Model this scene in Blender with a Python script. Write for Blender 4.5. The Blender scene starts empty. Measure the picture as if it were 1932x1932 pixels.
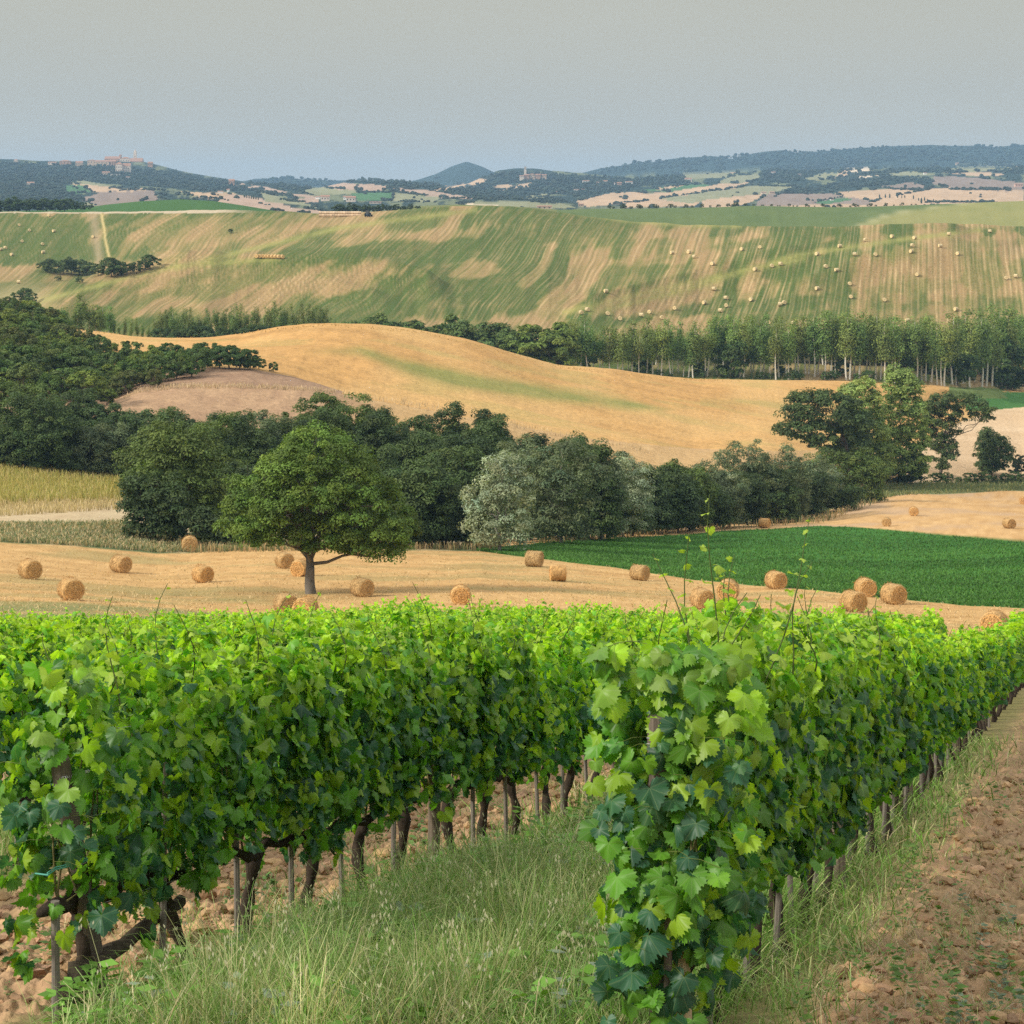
import bpy, math, random
import numpy as np
from mathutils import Vector
PI = math.pi
C = bpy.context.scene.collection
scene = bpy.context.scene
# ------------------------------------------------------------------ camera
FL = 4180.0; CX = 966.0; HZ = 400.0       # focal length and horizon row of the photograph (1932 px wide)
cam = bpy.data.objects.new('camera', bpy.data.cameras.new('camera')); C.objects.link(cam)
cam.data.sensor_width = 36; cam.data.lens = 36*FL/1932
cam.data.shift_y = -(966-HZ)/1932
cam.data.clip_start = .1; cam.data.clip_end = 30000
cam.location = (0, 0, 0); cam.rotation_euler = (PI/2, 0, 0)
scene.camera = cam
# ------------------------------------------------------------------ world and sun
HAZE = 0.75e-4
SUN_EL, SUN_AZ = math.radians(32), math.radians(248)   # from behind-left of the viewer
w = bpy.data.worlds.new('World'); scene.world = w; w.use_nodes = True
nt = w.node_tree; nt.nodes.clear()
N = nt.nodes.new; L = nt.links.new
out = N('ShaderNodeOutputWorld'); tc = N('ShaderNodeTexCoord'); sep = N('ShaderNodeSeparateXYZ')
L(tc.outputs['Generated'], sep.inputs[0])
sky = N('ShaderNodeTexSky'); sky.sky_type = 'NISHITA'; sky.sun_disc = False
sky.sun_elevation = SUN_EL; sky.sun_rotation = SUN_AZ; sky.dust_density = 5; sky.air_density = 1.2
b1 = N('ShaderNodeBackground'); b1.inputs[1].default_value = .07; L(sky.outputs[0], b1.inputs[0])
rmp = N('ShaderNodeValToRGB'); L(sep.outputs['Z'], rmp.inputs[0])
cr = rmp.color_ramp
cr.elements[0].position = 0.0; cr.elements[0].color = (.430, .385, .320, 1)
cr.elements[1].position = 1.0; cr.elements[1].color = (.98, 1.0, 1.02, 1)
for p, c in ((.012, (.425,.383,.315)), (.035, (.400,.372,.300)), (.055, (.380,.362,.300)), (.095, (.385,.366,.294)), (.25, (.58,.58,.54)), (.5, (.86,.87,.87))):
    e = cr.elements.new(p); e.color = (*c, 1)
b2 = N('ShaderNodeBackground'); b2.inputs[1].default_value = 1.0
nz = N('ShaderNodeTexNoise'); nz.inputs['Scale'].default_value = 3; nz.inputs['Detail'].default_value = 4
mp = N('ShaderNodeMapping'); mp.inputs['Scale'].default_value = (1, 1, 6); L(tc.outputs['Generated'], mp.inputs[0]); L(mp.outputs[0], nz.inputs[0])
mr = N('ShaderNodeMapRange'); mr.inputs[1].default_value = .3; mr.inputs[2].default_value = .7; mr.inputs[3].default_value = .975; mr.inputs[4].default_value = 1.03
L(nz.outputs[0], mr.inputs[0])
hs = N('ShaderNodeVectorMath'); hs.operation = 'SCALE'; L(rmp.outputs[0], hs.inputs[0]); L(mr.outputs[0], hs.inputs['Scale'])
L(hs.outputs[0], b2.inputs[0])
mx = N('ShaderNodeMixShader'); mx.inputs[0].default_value = .93
L(b1.outputs[0], mx.inputs[1]); L(b2.outputs[0], mx.inputs[2]); L(mx.outputs[0], out.inputs[0])
sun = bpy.data.objects.new('sun', bpy.data.lights.new('sun', 'SUN')); C.objects.link(sun)
sun.data.energy = 2.9; sun.data.angle = math.radians(8); sun.data.color = (1, .93, .82)
d = Vector((math.sin(SUN_AZ)*math.cos(SUN_EL), math.cos(SUN_AZ)*math.cos(SUN_EL), math.sin(SUN_EL)))
sun.rotation_euler = d.to_track_quat('Z', 'Y').to_euler()
scene.view_settings.view_transform = 'Standard'; scene.view_settings.look = 'None'
scene.view_settings.exposure = 0.52; scene.view_settings.gamma = 1
cy = scene.cycles
cy.use_denoising = False
try: cy.denoiser = 'OPENIMAGEDENOISE'; cy.denoising_prefilter = 'ACCURATE'; cy.denoising_input_passes = 'RGB_ALBEDO_NORMAL'
except Exception: pass
cy.use_adaptive_sampling = True; cy.adaptive_threshold = .01
cy.max_bounces = 5; cy.diffuse_bounces = 3; cy.glossy_bounces = 2; cy.transmission_bounces = 4; cy.volume_bounces = 0; cy.transparent_max_bounces = 6
cy.caustics_reflective = False; cy.caustics_refractive = False
rng = np.random.default_rng(7); random.seed(7)
# ------------------------------------------------------------------ helpers
def srgb(r, g, b):
    f = lambda c: (c/255/12.92) if c/255 <= .04045 else ((c/255+.055)/1.055)**2.4
    return np.array([f(r), f(g), f(b)])
def hsh(ix, iy, s):
    h = (ix.astype(np.int64)*374761393 + iy.astype(np.int64)*668265263 + s*1442695040) & 0xffffffff
    h = ((h ^ (h >> 13))*1274126177) & 0xffffffff
    h = ((h ^ (h >> 15))*2246822519) & 0xffffffff
    return ((h ^ (h >> 16)) & 0xffffff)/float(0xffffff)
def vn(x, y, s=0):
    x = np.asarray(x, float); y = np.asarray(y, float)
    ix = np.floor(x); iy = np.floor(y); fx = x-ix; fy = y-iy
    fx = fx*fx*(3-2*fx); fy = fy*fy*(3-2*fy)
    a = hsh(ix, iy, s); b = hsh(ix+1, iy, s); c = hsh(ix, iy+1, s); d_ = hsh(ix+1, iy+1, s)
    return (a*(1-fx)+b*fx)*(1-fy)+(c*(1-fx)+d_*fx)*fy
def fbm(x, y, s=0, o=4, g=.5):
    t = 0; a = 1; n = 0
    for i in range(o):
        t = t+a*vn(x*2**i+i*17.3, y*2**i-i*9.1, s+i); n += a; a *= g
    return t/n
def sst(a, b, x): 
    t = np.clip((x-a)/(b-a), 0, 1); return t*t*(3-2*t)
def setp(o, **k):
    for a, b in k.items():
        if b is not None: o[a] = b
def mk(name, V, F, m=None, col=None, uv=None, parent=None, smooth=False, label=None, category=None, group=None, kind=None, link=True):
    """one mesh object from numpy arrays; F is an (n,3) or (n,4) array or a list of such"""
    me = bpy.data.meshes.new(name)
    V = np.asarray(V, np.float32); me.vertices.add(len(V)); me.vertices.foreach_set('co', V.ravel())
    Fs = F if isinstance(F, list) else [F]
    Fs = [np.asarray(f, np.int32) for f in Fs if len(f)]
    n = sum(len(f) for f in Fs); nl = sum(f.size for f in Fs)
    me.loops.add(nl); me.loops.foreach_set('vertex_index', np.concatenate([f.ravel() for f in Fs]))
    me.polygons.add(n)
    tot = np.concatenate([np.full(len(f), f.shape[1], np.int32) for f in Fs])
    st = np.concatenate([[0], np.cumsum(tot)[:-1]]).astype(np.int32)
    me.polygons.foreach_set('loop_start', st)
    me.polygons.foreach_set('use_smooth', np.full(n, smooth, bool))
    if col is not None:
        a = me.color_attributes.new('Col', 'FLOAT_COLOR', 'POINT')
        c4 = np.ones((len(V), 4), np.float32); c4[:, :3] = col
        a.data.foreach_set('color', c4.ravel())
    if uv is not None:
        a = me.attributes.new('leafuv', 'FLOAT_VECTOR', 'POINT')
        v3 = np.zeros((len(V), 3), np.float32); v3[:, :uv.shape[1]] = uv
        a.data.foreach_set('vector', v3.ravel())
    me.update(calc_edges=True); me.validate()
    if m is not None: me.materials.append(m)
    o = bpy.data.objects.new(name, me)
    if link: C.objects.link(o)
    if parent is not None: o.parent = parent
    setp(o, label=label, category=category, group=group, kind=kind)
    return o
def empty(name, loc, rz=0, **k):
    o = bpy.data.objects.new(name, None); C.objects.link(o); o.location = loc; o.rotation_euler = (0, 0, rz)
    o.empty_display_size = .1; setp(o, **k); return o
def copy_tree(o, loc, rz=0, sc=1, **k):
    c = o.copy(); C.objects.link(c); c.location = loc; c.rotation_euler = (0, 0, rz)
    c.scale = sc if hasattr(sc, '__len__') else (sc,)*3
    for ch in o.children:
        d_ = ch.copy(); C.objects.link(d_); d_.parent = c
        for g in ch.children:
            e_ = g.copy(); C.objects.link(e_); e_.parent = d_
    setp(c, **k); return c
class MB:
    def __init__(s): s.V = []; s.Q = []; s.T = []; s.Cc = []; s.n = 0
    def add(s, V, F, c=(1, 1, 1)):
        V = np.asarray(V, float); F = np.asarray(F, int)+s.n
        s.V.append(V); s.n += len(V)
        (s.Q if F.shape[1] == 4 else s.T).append(F)
        c = np.asarray(c, float); s.Cc.append(np.tile(c, (len(V), 1)) if c.ndim == 1 else c)
    def box(s, c, d, col=(1, 1, 1), rz=0):
        v = np.array([[x, y, z] for x in (-.5, .5) for y in (-.5, .5) for z in (-.5, .5)])*np.array(d)
        ca, sa = math.cos(rz), math.sin(rz)
        v = np.c_[v[:, 0]*ca-v[:, 1]*sa, v[:, 0]*sa+v[:, 1]*ca, v[:, 2]]+np.array(c)
        s.add(v, [[0, 1, 3, 2], [4, 6, 7, 5], [0, 4, 5, 1], [2, 3, 7, 6], [0, 2, 6, 4], [1, 5, 7, 3]], col)
    def tube(s, P, R, n=6, col=(1, 1, 1), cap=True, rough=0):
        P = np.asarray(P, float); m = len(P); R = np.broadcast_to(np.asarray(R, float), (m,))
        T = np.gradient(P, axis=0); T /= np.linalg.norm(T, axis=1)[:, None]+1e-9
        ref = np.array([0, 0, 1.]) if abs(T[:, 2]).mean() < .8 else np.array([0, 1., 0])
        A = np.cross(T, ref); A /= np.linalg.norm(A, axis=1)[:, None]+1e-9; B = np.cross(T, A)
        a = np.arange(n)*2*PI/n
        rr = R[:, None]*(1+rough*(rng.random((m, n))-.5)) if rough else R[:, None]*np.ones(n)
        V = P[:, None, :]+rr[..., None]*(np.cos(a)[None, :, None]*A[:, None, :]+np.sin(a)[None, :, None]*B[:, None, :])
        V = V.reshape(-1, 3); i = np.arange(m-1)[:, None]*n; j = np.arange(n)[None, :]; k = (j+1) % n
        F = np.stack([i+j, i+k, i+n+k, i+n+j], -1).reshape(-1, 4)
        s.add(V, F, col)
        if cap:
            base = s.n-len(V)
            for r_ in (0, m-1):
                cidx = s.n; s.V.append(P[r_:r_+1]); s.Cc.append(np.asarray(s.Cc[-1][:1])); s.n += 1
                s.T.append(np.array([[base+r_*n+j_, base+r_*n+(j_+1) % n, cidx] for j_ in range(n)]))
    def build(s, name, m, **k):
        F = []
        if s.Q: F.append(np.concatenate(s.Q))
        if s.T: F.append(np.concatenate(s.T))
        return mk(name, np.concatenate(s.V), F, m, col=np.concatenate(s.Cc), **k)
# ------------------------------------------------------------------ materials
def mat(name, rough=.8, spec=.2, bump=0, bscale=10, bdet=6, base=None, var=0, vscale=5, transl=0, veins=False, strz=None, tcol=(1.25, 1.35, .5)):
    m = bpy.data.materials.new(name); m.use_nodes = True; t = m.node_tree
    p = t.nodes['Principled BSDF']; N = t.nodes.new; L = t.links.new
    p.inputs['Roughness'].default_value = rough; p.inputs['Specular IOR Level'].default_value = spec
    if base is None:
        at = N('ShaderNodeAttribute'); at.attribute_name = 'Col'; src = at.outputs['Color']
    else:
        rgb = N('ShaderNodeRGB'); rgb.outputs[0].default_value = (*base, 1); src = rgb.outputs[0]
    oi = N('ShaderNodeObjectInfo'); mm = N('ShaderNodeMix'); mm.data_type = 'RGBA'; mm.blend_type = 'MULTIPLY'; mm.inputs[0].default_value = 1
    L(src, mm.inputs[6]); L(oi.outputs['Color'], mm.inputs[7]); src = mm.outputs[2]
    tc = N('ShaderNodeTexCoord'); co = tc.outputs['Object']
    if strz:
        mp = N('ShaderNodeMapping'); mp.inputs['Scale'].default_value = strz; L(co, mp.inputs[0]); co = mp.outputs[0]
    if var:
        nz = N('ShaderNodeTexNoise'); nz.inputs['Scale'].default_value = vscale; nz.inputs['Detail'].default_value = 6; nz.inputs['Roughness'].default_value = .65; L(co, nz.inputs[0])
        mr = N('ShaderNodeMapRange'); mr.inputs[1].default_value = .3; mr.inputs[2].default_value = .7; mr.inputs[3].default_value = 1-var; mr.inputs[4].default_value = 1+var
        L(nz.outputs[0], mr.inputs[0]); sc = N('ShaderNodeVectorMath'); sc.operation = 'SCALE'; L(src, sc.inputs[0]); L(mr.outputs[0], sc.inputs['Scale']); src = sc.outputs[0]
    if veins:
        a = N('ShaderNodeAttribute'); a.attribute_name = 'leafuv'; sx = N('ShaderNodeSeparateXYZ'); L(a.outputs['Vector'], sx.inputs[0])
        ab = N('ShaderNodeMath'); ab.operation = 'ABSOLUTE'; L(sx.outputs[0], ab.inputs[0])
        last = None
        for th in (0, .82, 1.75):
            # distance from the line through the petiole at angle th from the tip direction
            m1 = N('ShaderNodeMath'); m1.operation = 'MULTIPLY'; m1.inputs[1].default_value = math.cos(th); L(ab.outputs[0], m1.inputs[0])
            m2 = N('ShaderNodeMath'); m2.operation = 'MULTIPLY_ADD'; m2.inputs[1].default_value = math.sin(th); L(sx.outputs[1], m2.inputs[0]); L(m1.outputs[0], m2.inputs[2])
            m3 = N('ShaderNodeMath'); m3.operation = 'ABSOLUTE'; L(m2.outputs[0], m3.inputs[0])
            if last is None: last = m3.outputs[0]
            else:
                mi = N('ShaderNodeMath'); mi.operation = 'MINIMUM'; L(last, mi.inputs[0]); L(m3.outputs[0], mi.inputs[1]); last = mi.outputs[0]
        mr = N('ShaderNodeMapRange'); mr.inputs[1].default_value = .002; mr.inputs[2].default_value = .022; mr.inputs[3].default_value = .30; mr.inputs[4].default_value = 0; L(last, mr.inputs[0])
        mv = N('ShaderNodeMix'); mv.data_type = 'RGBA'; mv.inputs[7].default_value = (.30, .38, .16, 1); L(mr.outputs[0], mv.inputs[0]); L(src, mv.inputs[6]); src = mv.outputs[2]
    L(src, p.inputs['Base Color'])
    if bump:
        nb = N('ShaderNodeTexNoise'); nb.inputs['Scale'].default_value = bscale; nb.inputs['Detail'].default_value = bdet; nb.inputs['Roughness'].default_value = .7; L(co, nb.inputs[0])
        bp = N('ShaderNodeBump'); bp.inputs['Strength'].default_value = 1; bp.inputs['Distance'].default_value = bump; L(nb.outputs[0], bp.inputs['Height']); L(bp.outputs[0], p.inputs['Normal'])
    if transl:
        tr = N('ShaderNodeBsdfTranslucent'); tm = N('ShaderNodeVectorMath'); tm.operation = 'MULTIPLY'; tm.inputs[1].default_value = tcol
        L(src, tm.inputs[0]); L(tm.outputs[0], tr.inputs[0])
        ms = N('ShaderNodeMixShader'); ms.inputs[0].default_value = transl; L(p.outputs[0], ms.inputs[1]); L(tr.outputs[0], ms.inputs[2])
        L(ms.outputs[0], t.nodes['Material Output'].inputs[0])
    return m
M = dict(
    soil=mat('soil', .95, .1, bump=.02, bscale=14, var=.22, vscale=9),
    field=mat('field', .95, .05, bump=.10, bscale=4, var=.20, vscale=5),
    crop=mat('crop', .95, .05, bump=.25, bscale=1.4, var=.20, vscale=1.1),
    far=mat('far_land', .95, .05, bump=2.5, bscale=.06, var=.2, vscale=.08),
    vine=mat('vine_leaf', .45, .4, transl=.47, veins=True),
    vine2=mat('vine_leaf_small', .5, .35, transl=.48),
    leaf=mat('tree_leaf', .6, .25, transl=.25),
    bark=mat('bark', .9, .1, bump=.02, bscale=30, var=.35, vscale=20, strz=(1, 1, .25)),
    wood=mat('weathered_wood', .85, .15, bump=.006, bscale=60, var=.35, vscale=45, strz=(1, 1, .08)),
    grass=mat('grass_blade', .6, .25, transl=.3, tcol=(1.15, 1.2, .7)),
    straw=mat('straw', .85, .15, bump=.03, bscale=14, var=.3, vscale=7),
    wire=mat('wire', .4, .5, base=(.35, .36, .36)),
    tie=mat('green_tie', .5, .3, base=(.12, .42, .33)),
    wall=mat('masonry', .9, .1, var=.1, vscale=.4), roof=mat('roof_tiles', .9, .1, var=.15, vscale=.8),
    glass=mat('window_dark', .3, .4, base=(.06, .06, .06)),
)
# ------------------------------------------------------------------ terrain: height over (bearing, distance), through surveyed lines
# each line: (distances at bearings, rows at bearings); a bearing is the photograph's column
def PL(*a): a = np.array(a, float).reshape(-1, 2); return a
xs = [0, 300, 600, 900, 1200, 1500, 1800, 1932]
def yv(X, Y): return -2.03-.17*Y
K = [
 ('k1', PL(0,65, 300,70, 600,80, 800,84, 890,79.5, 1030,78, 1170,76, 1310,74, 1450,70, 1590,65, 1770,62, 1932,60),
        PL(0,1280, 300,1269, 600,1241, 800,1222, 890,1237, 1030,1236, 1170,1241, 1310,1247, 1450,1254, 1590,1262, 1770,1273, 1932,1268)),
 ('k2', PL(0,118, 1932,118), PL(0,1152, 134,1151, 570,1182, 870,1167, 1330,1177, 1610,1184, 1876,1203, 1932,1205)),
 ('k3', PL(0,188, 300,190, 600,200, 908,208, 1034,192, 1154,190, 1302,178, 1464,163, 1648,154, 1832,148, 1932,146),
        PL(0,1022, 150,1030, 290,1043, 358,1042, 500,1034, 600,1034, 800,1038, 908,1040, 1034,1056, 1154,1069.5, 1302,1093, 1415,1103.6, 1511,1110.5, 1648,1126, 1832,1143, 1932,1147)),
 ('k4', PL(0,205, 300,208, 600,214, 908,216, 939,218, 1051,227, 1302,265, 1552,285, 1613,280, 1932,228),
        PL(0,985, 150,985, 290,1002, 400,1012, 600,1022, 850,1031, 908,1036, 939,1034, 1051,1023, 1302,1008, 1374,1001, 1552,993, 1613,996, 1932,1024)),
 ('k5', PL(0,235, 600,245, 900,252, 1100,264, 1250,284, 1442,312, 1560,337, 1640,365, 1932,420),
        PL(0,955, 270,948, 600,1005, 900,1010, 1100,1003, 1250,998, 1442,984, 1560,965, 1640,940, 1720,930, 1932,925)),
 ('k6', PL(0,285, 600,300, 900,310, 1250,330, 1640,410, 1932,450),
        PL(0,880, 130,893, 270,905, 400,915, 600,940, 900,935, 1250,950, 1640,915, 1932,905)),
 ('k7', PL(0,330, 300,340, 600,350, 900,360, 1230,374, 1450,395, 1640,425, 1932,475),
        PL(0,760, 300,775, 600,790, 900,850, 1230,890, 1450,878, 1640,872, 1932,882)),
 ('k8', PL(0,355, 300,358, 600,365, 900,377, 1100,387, 1300,402, 1450,412, 1640,445, 1932,510),
        PL(0,715, 200,762, 225,750, 260,738, 330,729, 450,728, 560,733, 620,741, 740,765, 880,790, 960,797, 1100,825, 1300,850, 1450,850, 1640,850, 1932,840)),
 ('k9', PL(0,380, 300,383, 600,390, 900,402, 1100,412, 1300,427, 1450,438, 1640,475, 1932,550),
        PL(0,680, 220,720, 300,702, 390,692, 470,695, 560,713, 640,737, 740,752, 880,775, 1100,805, 1300,825, 1640,818, 1932,795)),
 ('k10', PL(0,435, 900,440, 1300,462, 1640,512, 1932,595),
        PL(0,620, 200,658, 400,662, 600,658, 700,668, 800,692, 900,712, 1000,732, 1150,757, 1300,775, 1500,778, 1640,772, 1932,766)),
 ('k11', PL(0,500, 620,482, 900,492, 1320,530, 1640,548, 1780,560, 1932,635),
        PL(0,600, 150,622, 260,636, 330,638, 400,637, 460,630, 520,618, 570,612, 620,610, 700,612, 760,618, 800,625, 880,640, 960,665, 1050,690, 1150,697, 1250,712, 1320,718, 1480,720, 1600,722, 1780,735, 1932,742)),
 ('k12', PL(0,545, 620,550, 900,560, 1150,572, 1320,577, 1780,590, 1932,665),
        PL(0,630, 300,658, 620,668, 900,695, 1150,716, 1320,717, 1600,719, 1780,729, 1932,736)),
 ('k13', PL(0,620, 1700,630, 1932,700), PL(0,600, 300,614, 600,628, 900,645, 1200,655, 1932,680)),
 ('k14', PL(0,680, 1932,740), PL(0,578, 70,574, 150,562, 300,562, 600,577, 900,590, 1100,596, 1300,600, 1932,615)),
 ('k15', PL(0,740, 1932,790), PL(0,562, 70,558, 110,552, 150,545, 220,528, 300,508, 400,495, 530,487, 650,494, 750,508, 850,528, 1000,540, 1100,558, 1250,540, 1400,515, 1600,490, 1750,475, 1932,478)),
 ('k16', PL(0,810, 1932,850), PL(0,535, 150,538, 300,520, 400,504, 530,491, 650,480, 900,478, 1100,492, 1250,480, 1400,470, 1600,455, 1750,445, 1932,450)),
 ('k17', PL(0,900, 1932,910), PL(0,500, 150,503, 300,482, 430,462, 600,450, 900,435, 1100,447, 1300,452, 1600,442, 1750,432, 1850,430, 1932,436)),
 ('k18', PL(0,1050, 600,1020, 1932,980), PL(0,400, 200,400, 400,396, 520,398, 620,405, 720,398, 850,389, 930,388, 1000,393, 1100,408, 1200,418, 1300,424, 1500,428, 1700,427, 1850,426, 1932,428)),
 ('k19', PL(0,1150, 1932,1090), PL(0,402, 400,400, 520,402, 620,408, 720,400, 850,393, 1000,398, 1100,414, 1300,431, 1500,434, 1932,432)),
 ('k20', PL(0,1350, 1932,1400), PL(0,399, 140,395, 200,386, 260,380, 340,376, 400,379, 460,388, 520,398, 620,404, 720,399, 780,389, 860,386, 960,389, 1060,396, 1120,394, 1200,394, 1290,392, 1350,391, 1420,388, 1500,390, 1600,391, 1700,388, 1800,384, 1850,382, 1932,379)),
 ('k21', PL(0,1650, 1932,1650), PL(0,412, 340,405, 600,412, 900,405, 1932,403)),
 ('k22', PL(0,2100, 1932,2100), PL(0,397, 300,395, 430,383, 600,398, 750,400, 900,391, 1100,395, 1200,396, 1932,394)),
 ('k23', PL(0,2800, 1932,2800), PL(0,378, 200,376, 300,372, 400,364, 480,372, 600,382, 700,380, 900,374, 1050,380, 1100,387, 1400,384, 1700,380, 1932,379)),
 ('k24', PL(0,3500, 1932,3500), PL(0,350, 200,350, 400,356, 480,358, 600,362, 660,352, 700,349, 800,352, 900,364, 1000,370, 1200,368, 1350,362, 1500,362, 1700,352, 1932,352)),
 ('k25', PL(0,4300, 1932,4300), PL(0,325, 150,325, 270,326, 330,336, 400,343, 500,350, 600,356, 640,347, 700,343, 780,346, 850,356, 950,350, 1050,342, 1200,345, 1400,342, 1700,332, 1932,328)),
 ('k26', PL(0,5000, 1932,5000), PL(0,303, 60,305, 120,307, 200,305, 270,308, 300,314, 330,322, 400,335, 450,344, 480,349, 560,357, 600,354, 660,342, 700,339, 760,342, 850,356, 885,350, 915,335, 940,326, 970,322, 1010,323, 1060,325, 1100,329, 1140,333, 1200,336, 1250,332, 1400,326, 1700,318, 1932,312)),
 ('k27', PL(0,5800, 1932,5800), PL(0,325, 270,325, 480,362, 700,356, 850,362, 960,340, 1100,340, 1400,330, 1932,322)),
 ('k28', PL(0,7500, 1932,7500), PL(0,330, 400,350, 450,345, 480,338, 540,336, 570,340, 600,342, 680,342, 720,352, 760,345, 790,338, 820,328, 852,312, 880,303, 908,313, 935,327, 960,340, 1060,338, 1100,326, 1130,318, 1170,313, 1195,307, 1215,304, 1240,306, 1260,301, 1300,297, 1340,296, 1365,299, 1380,303, 1400,295, 1420,290, 1450,286, 1480,285, 1495,289, 1530,288, 1600,283, 1650,277, 1700,275, 1750,273, 1800,274, 1850,273, 1880,279, 1900,275, 1932,273)),
 ('k29', PL(0,9500, 1932,9500), PL(0,380, 1932,360)),
 ('k30', PL(0,13000, 1932,13000), PL(0,392, 1932,392)),
]
pxc = np.unique(np.concatenate([np.linspace(-500, -14, 60), np.arange(-14, 1947, 1.85), np.linspace(1947, 2432, 60)]))
NU = len(pxc)
def smooth(a, n):
    if n < 2: return a
    k = np.hanning(n+2)[1:-1]; k /= k.sum(); p = np.pad(a, (n, n), mode='edge'); return np.convolve(p, k, 'same')[n:-n]
grid = np.arange(-500, 2433, 2.0)
def line(tab, n=20):
    y = smooth(np.interp(grid, tab[:, 0], tab[:, 1]), n); return np.interp(pxc, grid, y)
KY = []; KZ = []
for Yc in (1.5, 9.0, 30.0, 50.0):
    KY.append(np.full(NU, Yc)); KZ.append(np.full(NU, yv(0, Yc)))
for i, (nm, D, R) in enumerate(K):
    Yk = line(D, 40); yk = line(R, 8 if i > 18 else 14)
    KY.append(Yk); KZ.append(Yk*(HZ-yk)/FL)
KY = np.array(KY); KZ = np.array(KZ); NK = len(KY)
KZ[3] = KZ[3]*.6+.4*(KZ[2]+(KZ[4]-KZ[2])*(KY[3]-KY[2])/(KY[4]-KY[2]))
# monotone cubic slopes
h = np.diff(KY, axis=0); dl = np.diff(KZ, axis=0)/h
sl = np.zeros_like(KZ); sl[0] = dl[0]; sl[-1] = dl[-1]
for i in range(1, NK-1):
    w1 = 2*h[i]+h[i-1]; w2 = h[i]+2*h[i-1]; ok = dl[i-1]*dl[i] > 0
    hm = (w1+w2)/(w1/np.where(ok, dl[i-1], 1)+w2/np.where(ok, dl[i], 1)); sl[i] = np.where(ok, hm, 0)
def zcol(seg, t, j=slice(None)):
    hh = h[seg][j]; a, b = KZ[seg][j], KZ[seg+1][j]; m0, m1 = sl[seg][j]*hh, sl[seg+1][j]*hh
    return (2*t**3-3*t**2+1)*a+(t**3-2*t**2+t)*m0+(-2*t**3+3*t**2)*b+(t**3-t**2)*m1
nsub = {0: 12, 1: 300, 2: 60, 3: 26, 4: 26, 5: 60, 6: 60, 7: 24, 8: 20, 9: 24, 10: 24, 11: 20, 12: 24, 13: 40, 14: 40, 15: 20, 16: 22, 17: 26, 18: 28, 19: 26, 20: 26, 21: 34, 22: 8, 23: 22, 24: 6, 25: 6, 26: 14, 27: 20, 28: 14, 29: 14, 30: 6, 31: 24, 32: 4, 33: 3}
rowsY = []; rowsZ = []; krow = [0]
for s_ in range(NK-1):
    n = nsub.get(s_, 8)
    if s_ == 1:   # even steps in the picture row
        Yr = 1/np.linspace(1/9.0, 1/30.0, n+1)[:-1]; ts = (Yr-9)/21
    else: ts = np.arange(n)/n
    for t in ts:
        rowsY.append(KY[s_]+t*h[s_]); rowsZ.append(zcol(s_, t))
    krow.append(len(rowsY))
rowsY.append(KY[-1]); rowsZ.append(KZ[-1])
GY = np.array(rowsY); GZ = np.array(rowsZ); NR = len(GY)
U = (pxc-CX)/FL; GX = U[None, :]*GY; GP = np.broadcast_to(pxc[None, :], GY.shape); GV = HZ-GZ/GY*FL   # column, row of each ground point
def kr(name): return krow[4+[k[0] for k in K].index(name)]
ROW_DX = .2708
def rowx(k, Y): return .647-3.02*k+ROW_DX*(Y-9.2)
# small relief
amp = np.where(GY < 60, 0, np.where(GY < 250, .05, np.where(GY < 600, .10, np.where(GY < 1300, .4, 0))))
GZ += amp*(fbm(GX/(GY*.004+1), GY/(GY*.012+1), 3, 3)-.5)*2
mh = sst(640, 720, GY)*(1-sst(860, 960, GY)); ws_ = GX*.92-GY*.4
GZ += mh*(fbm(ws_/75, GY/150, 4, 2)-.5)*11
GZ += sst(330, 400, GY)*(1-sst(455, 480, GY))*(fbm((GX*.5+GY)/28, GX/90, 14, 2)-.5)*1.8
GV = HZ-GZ/GY*FL
for R_, A_, wn_, wf_ in ((PL(1060,604, 1110,592, 1300,545, 1500,482, 1700,452, 1850,436), 2.6, 30, 7), (PL(1040,598, 1250,547, 1400,513, 1540,486), 1.6, 22, 6), (PL(60,573, 150,549, 300,509, 400,497, 530,489, 640,497, 760,520, 860,545), 2.6, 30, 6), (PL(300,515, 420,470, 640,430, 900,396), 1.8, 26, 7),
                     (PL(1450,560, 1620,500, 1800,470, 1932,462), 1.4, 24, 10), (PL(330,590, 480,545, 620,540, 760,575), 1.3, 22, 8)):
    e = GV-np.interp(GP, R_[:, 0], R_[:, 1]); ends = sst(0, 60, GP-R_[0, 0])*sst(0, 60, R_[-1, 0]-GP)
    GZ += (GY > 640)*(GY < 1010)*ends*A_*1.6*np.exp(-(e/np.where(e > 0, wn_, wf_))**2)
far_ = sst(1900, 3000, GY)*(1-sst(6200, 7000, GY))
GZ += far_*(fbm(GX/140, GY/220, 5, 4)-.5)*GY*.0022*1.3
GZ += sst(6800, 7300, GY)*(fbm(GX/180, GY/400, 9, 4)-.5)*14
near = GY < 62
lat = (GX-rowx(0, GY))/3.02         # 0 at the right-hand row, -1 at the next row, ...
fr = lat-np.floor(lat)
soilk = np.floor(lat).astype(int)   # which lane: 0 right of row 0, -1 between rows 0 and 1 ...
tilled = np.where((soilk % 2) == 0, 1, 0)*(sst(.06, .2, fr+.08*(fbm(GX*2, GY*2, 4)-.5))*(1-sst(.86, .95, fr)))
tilled = np.where(soilk == 0, np.maximum(tilled, (fr > .22)*1.0), tilled); tilled = np.where(soilk > 0, 1.0, tilled)
tilled = tilled*near
cl = fbm(GX/.11, GY/.13, 11, 3, .55); cl2 = fbm(GX/.5, GY/.6, 12, 3)
rid = np.abs(fbm(GX/.16, GY/.2, 21, 3, .6)-.5)*2
lodf = 1-sst(25, 45, GY)
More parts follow.
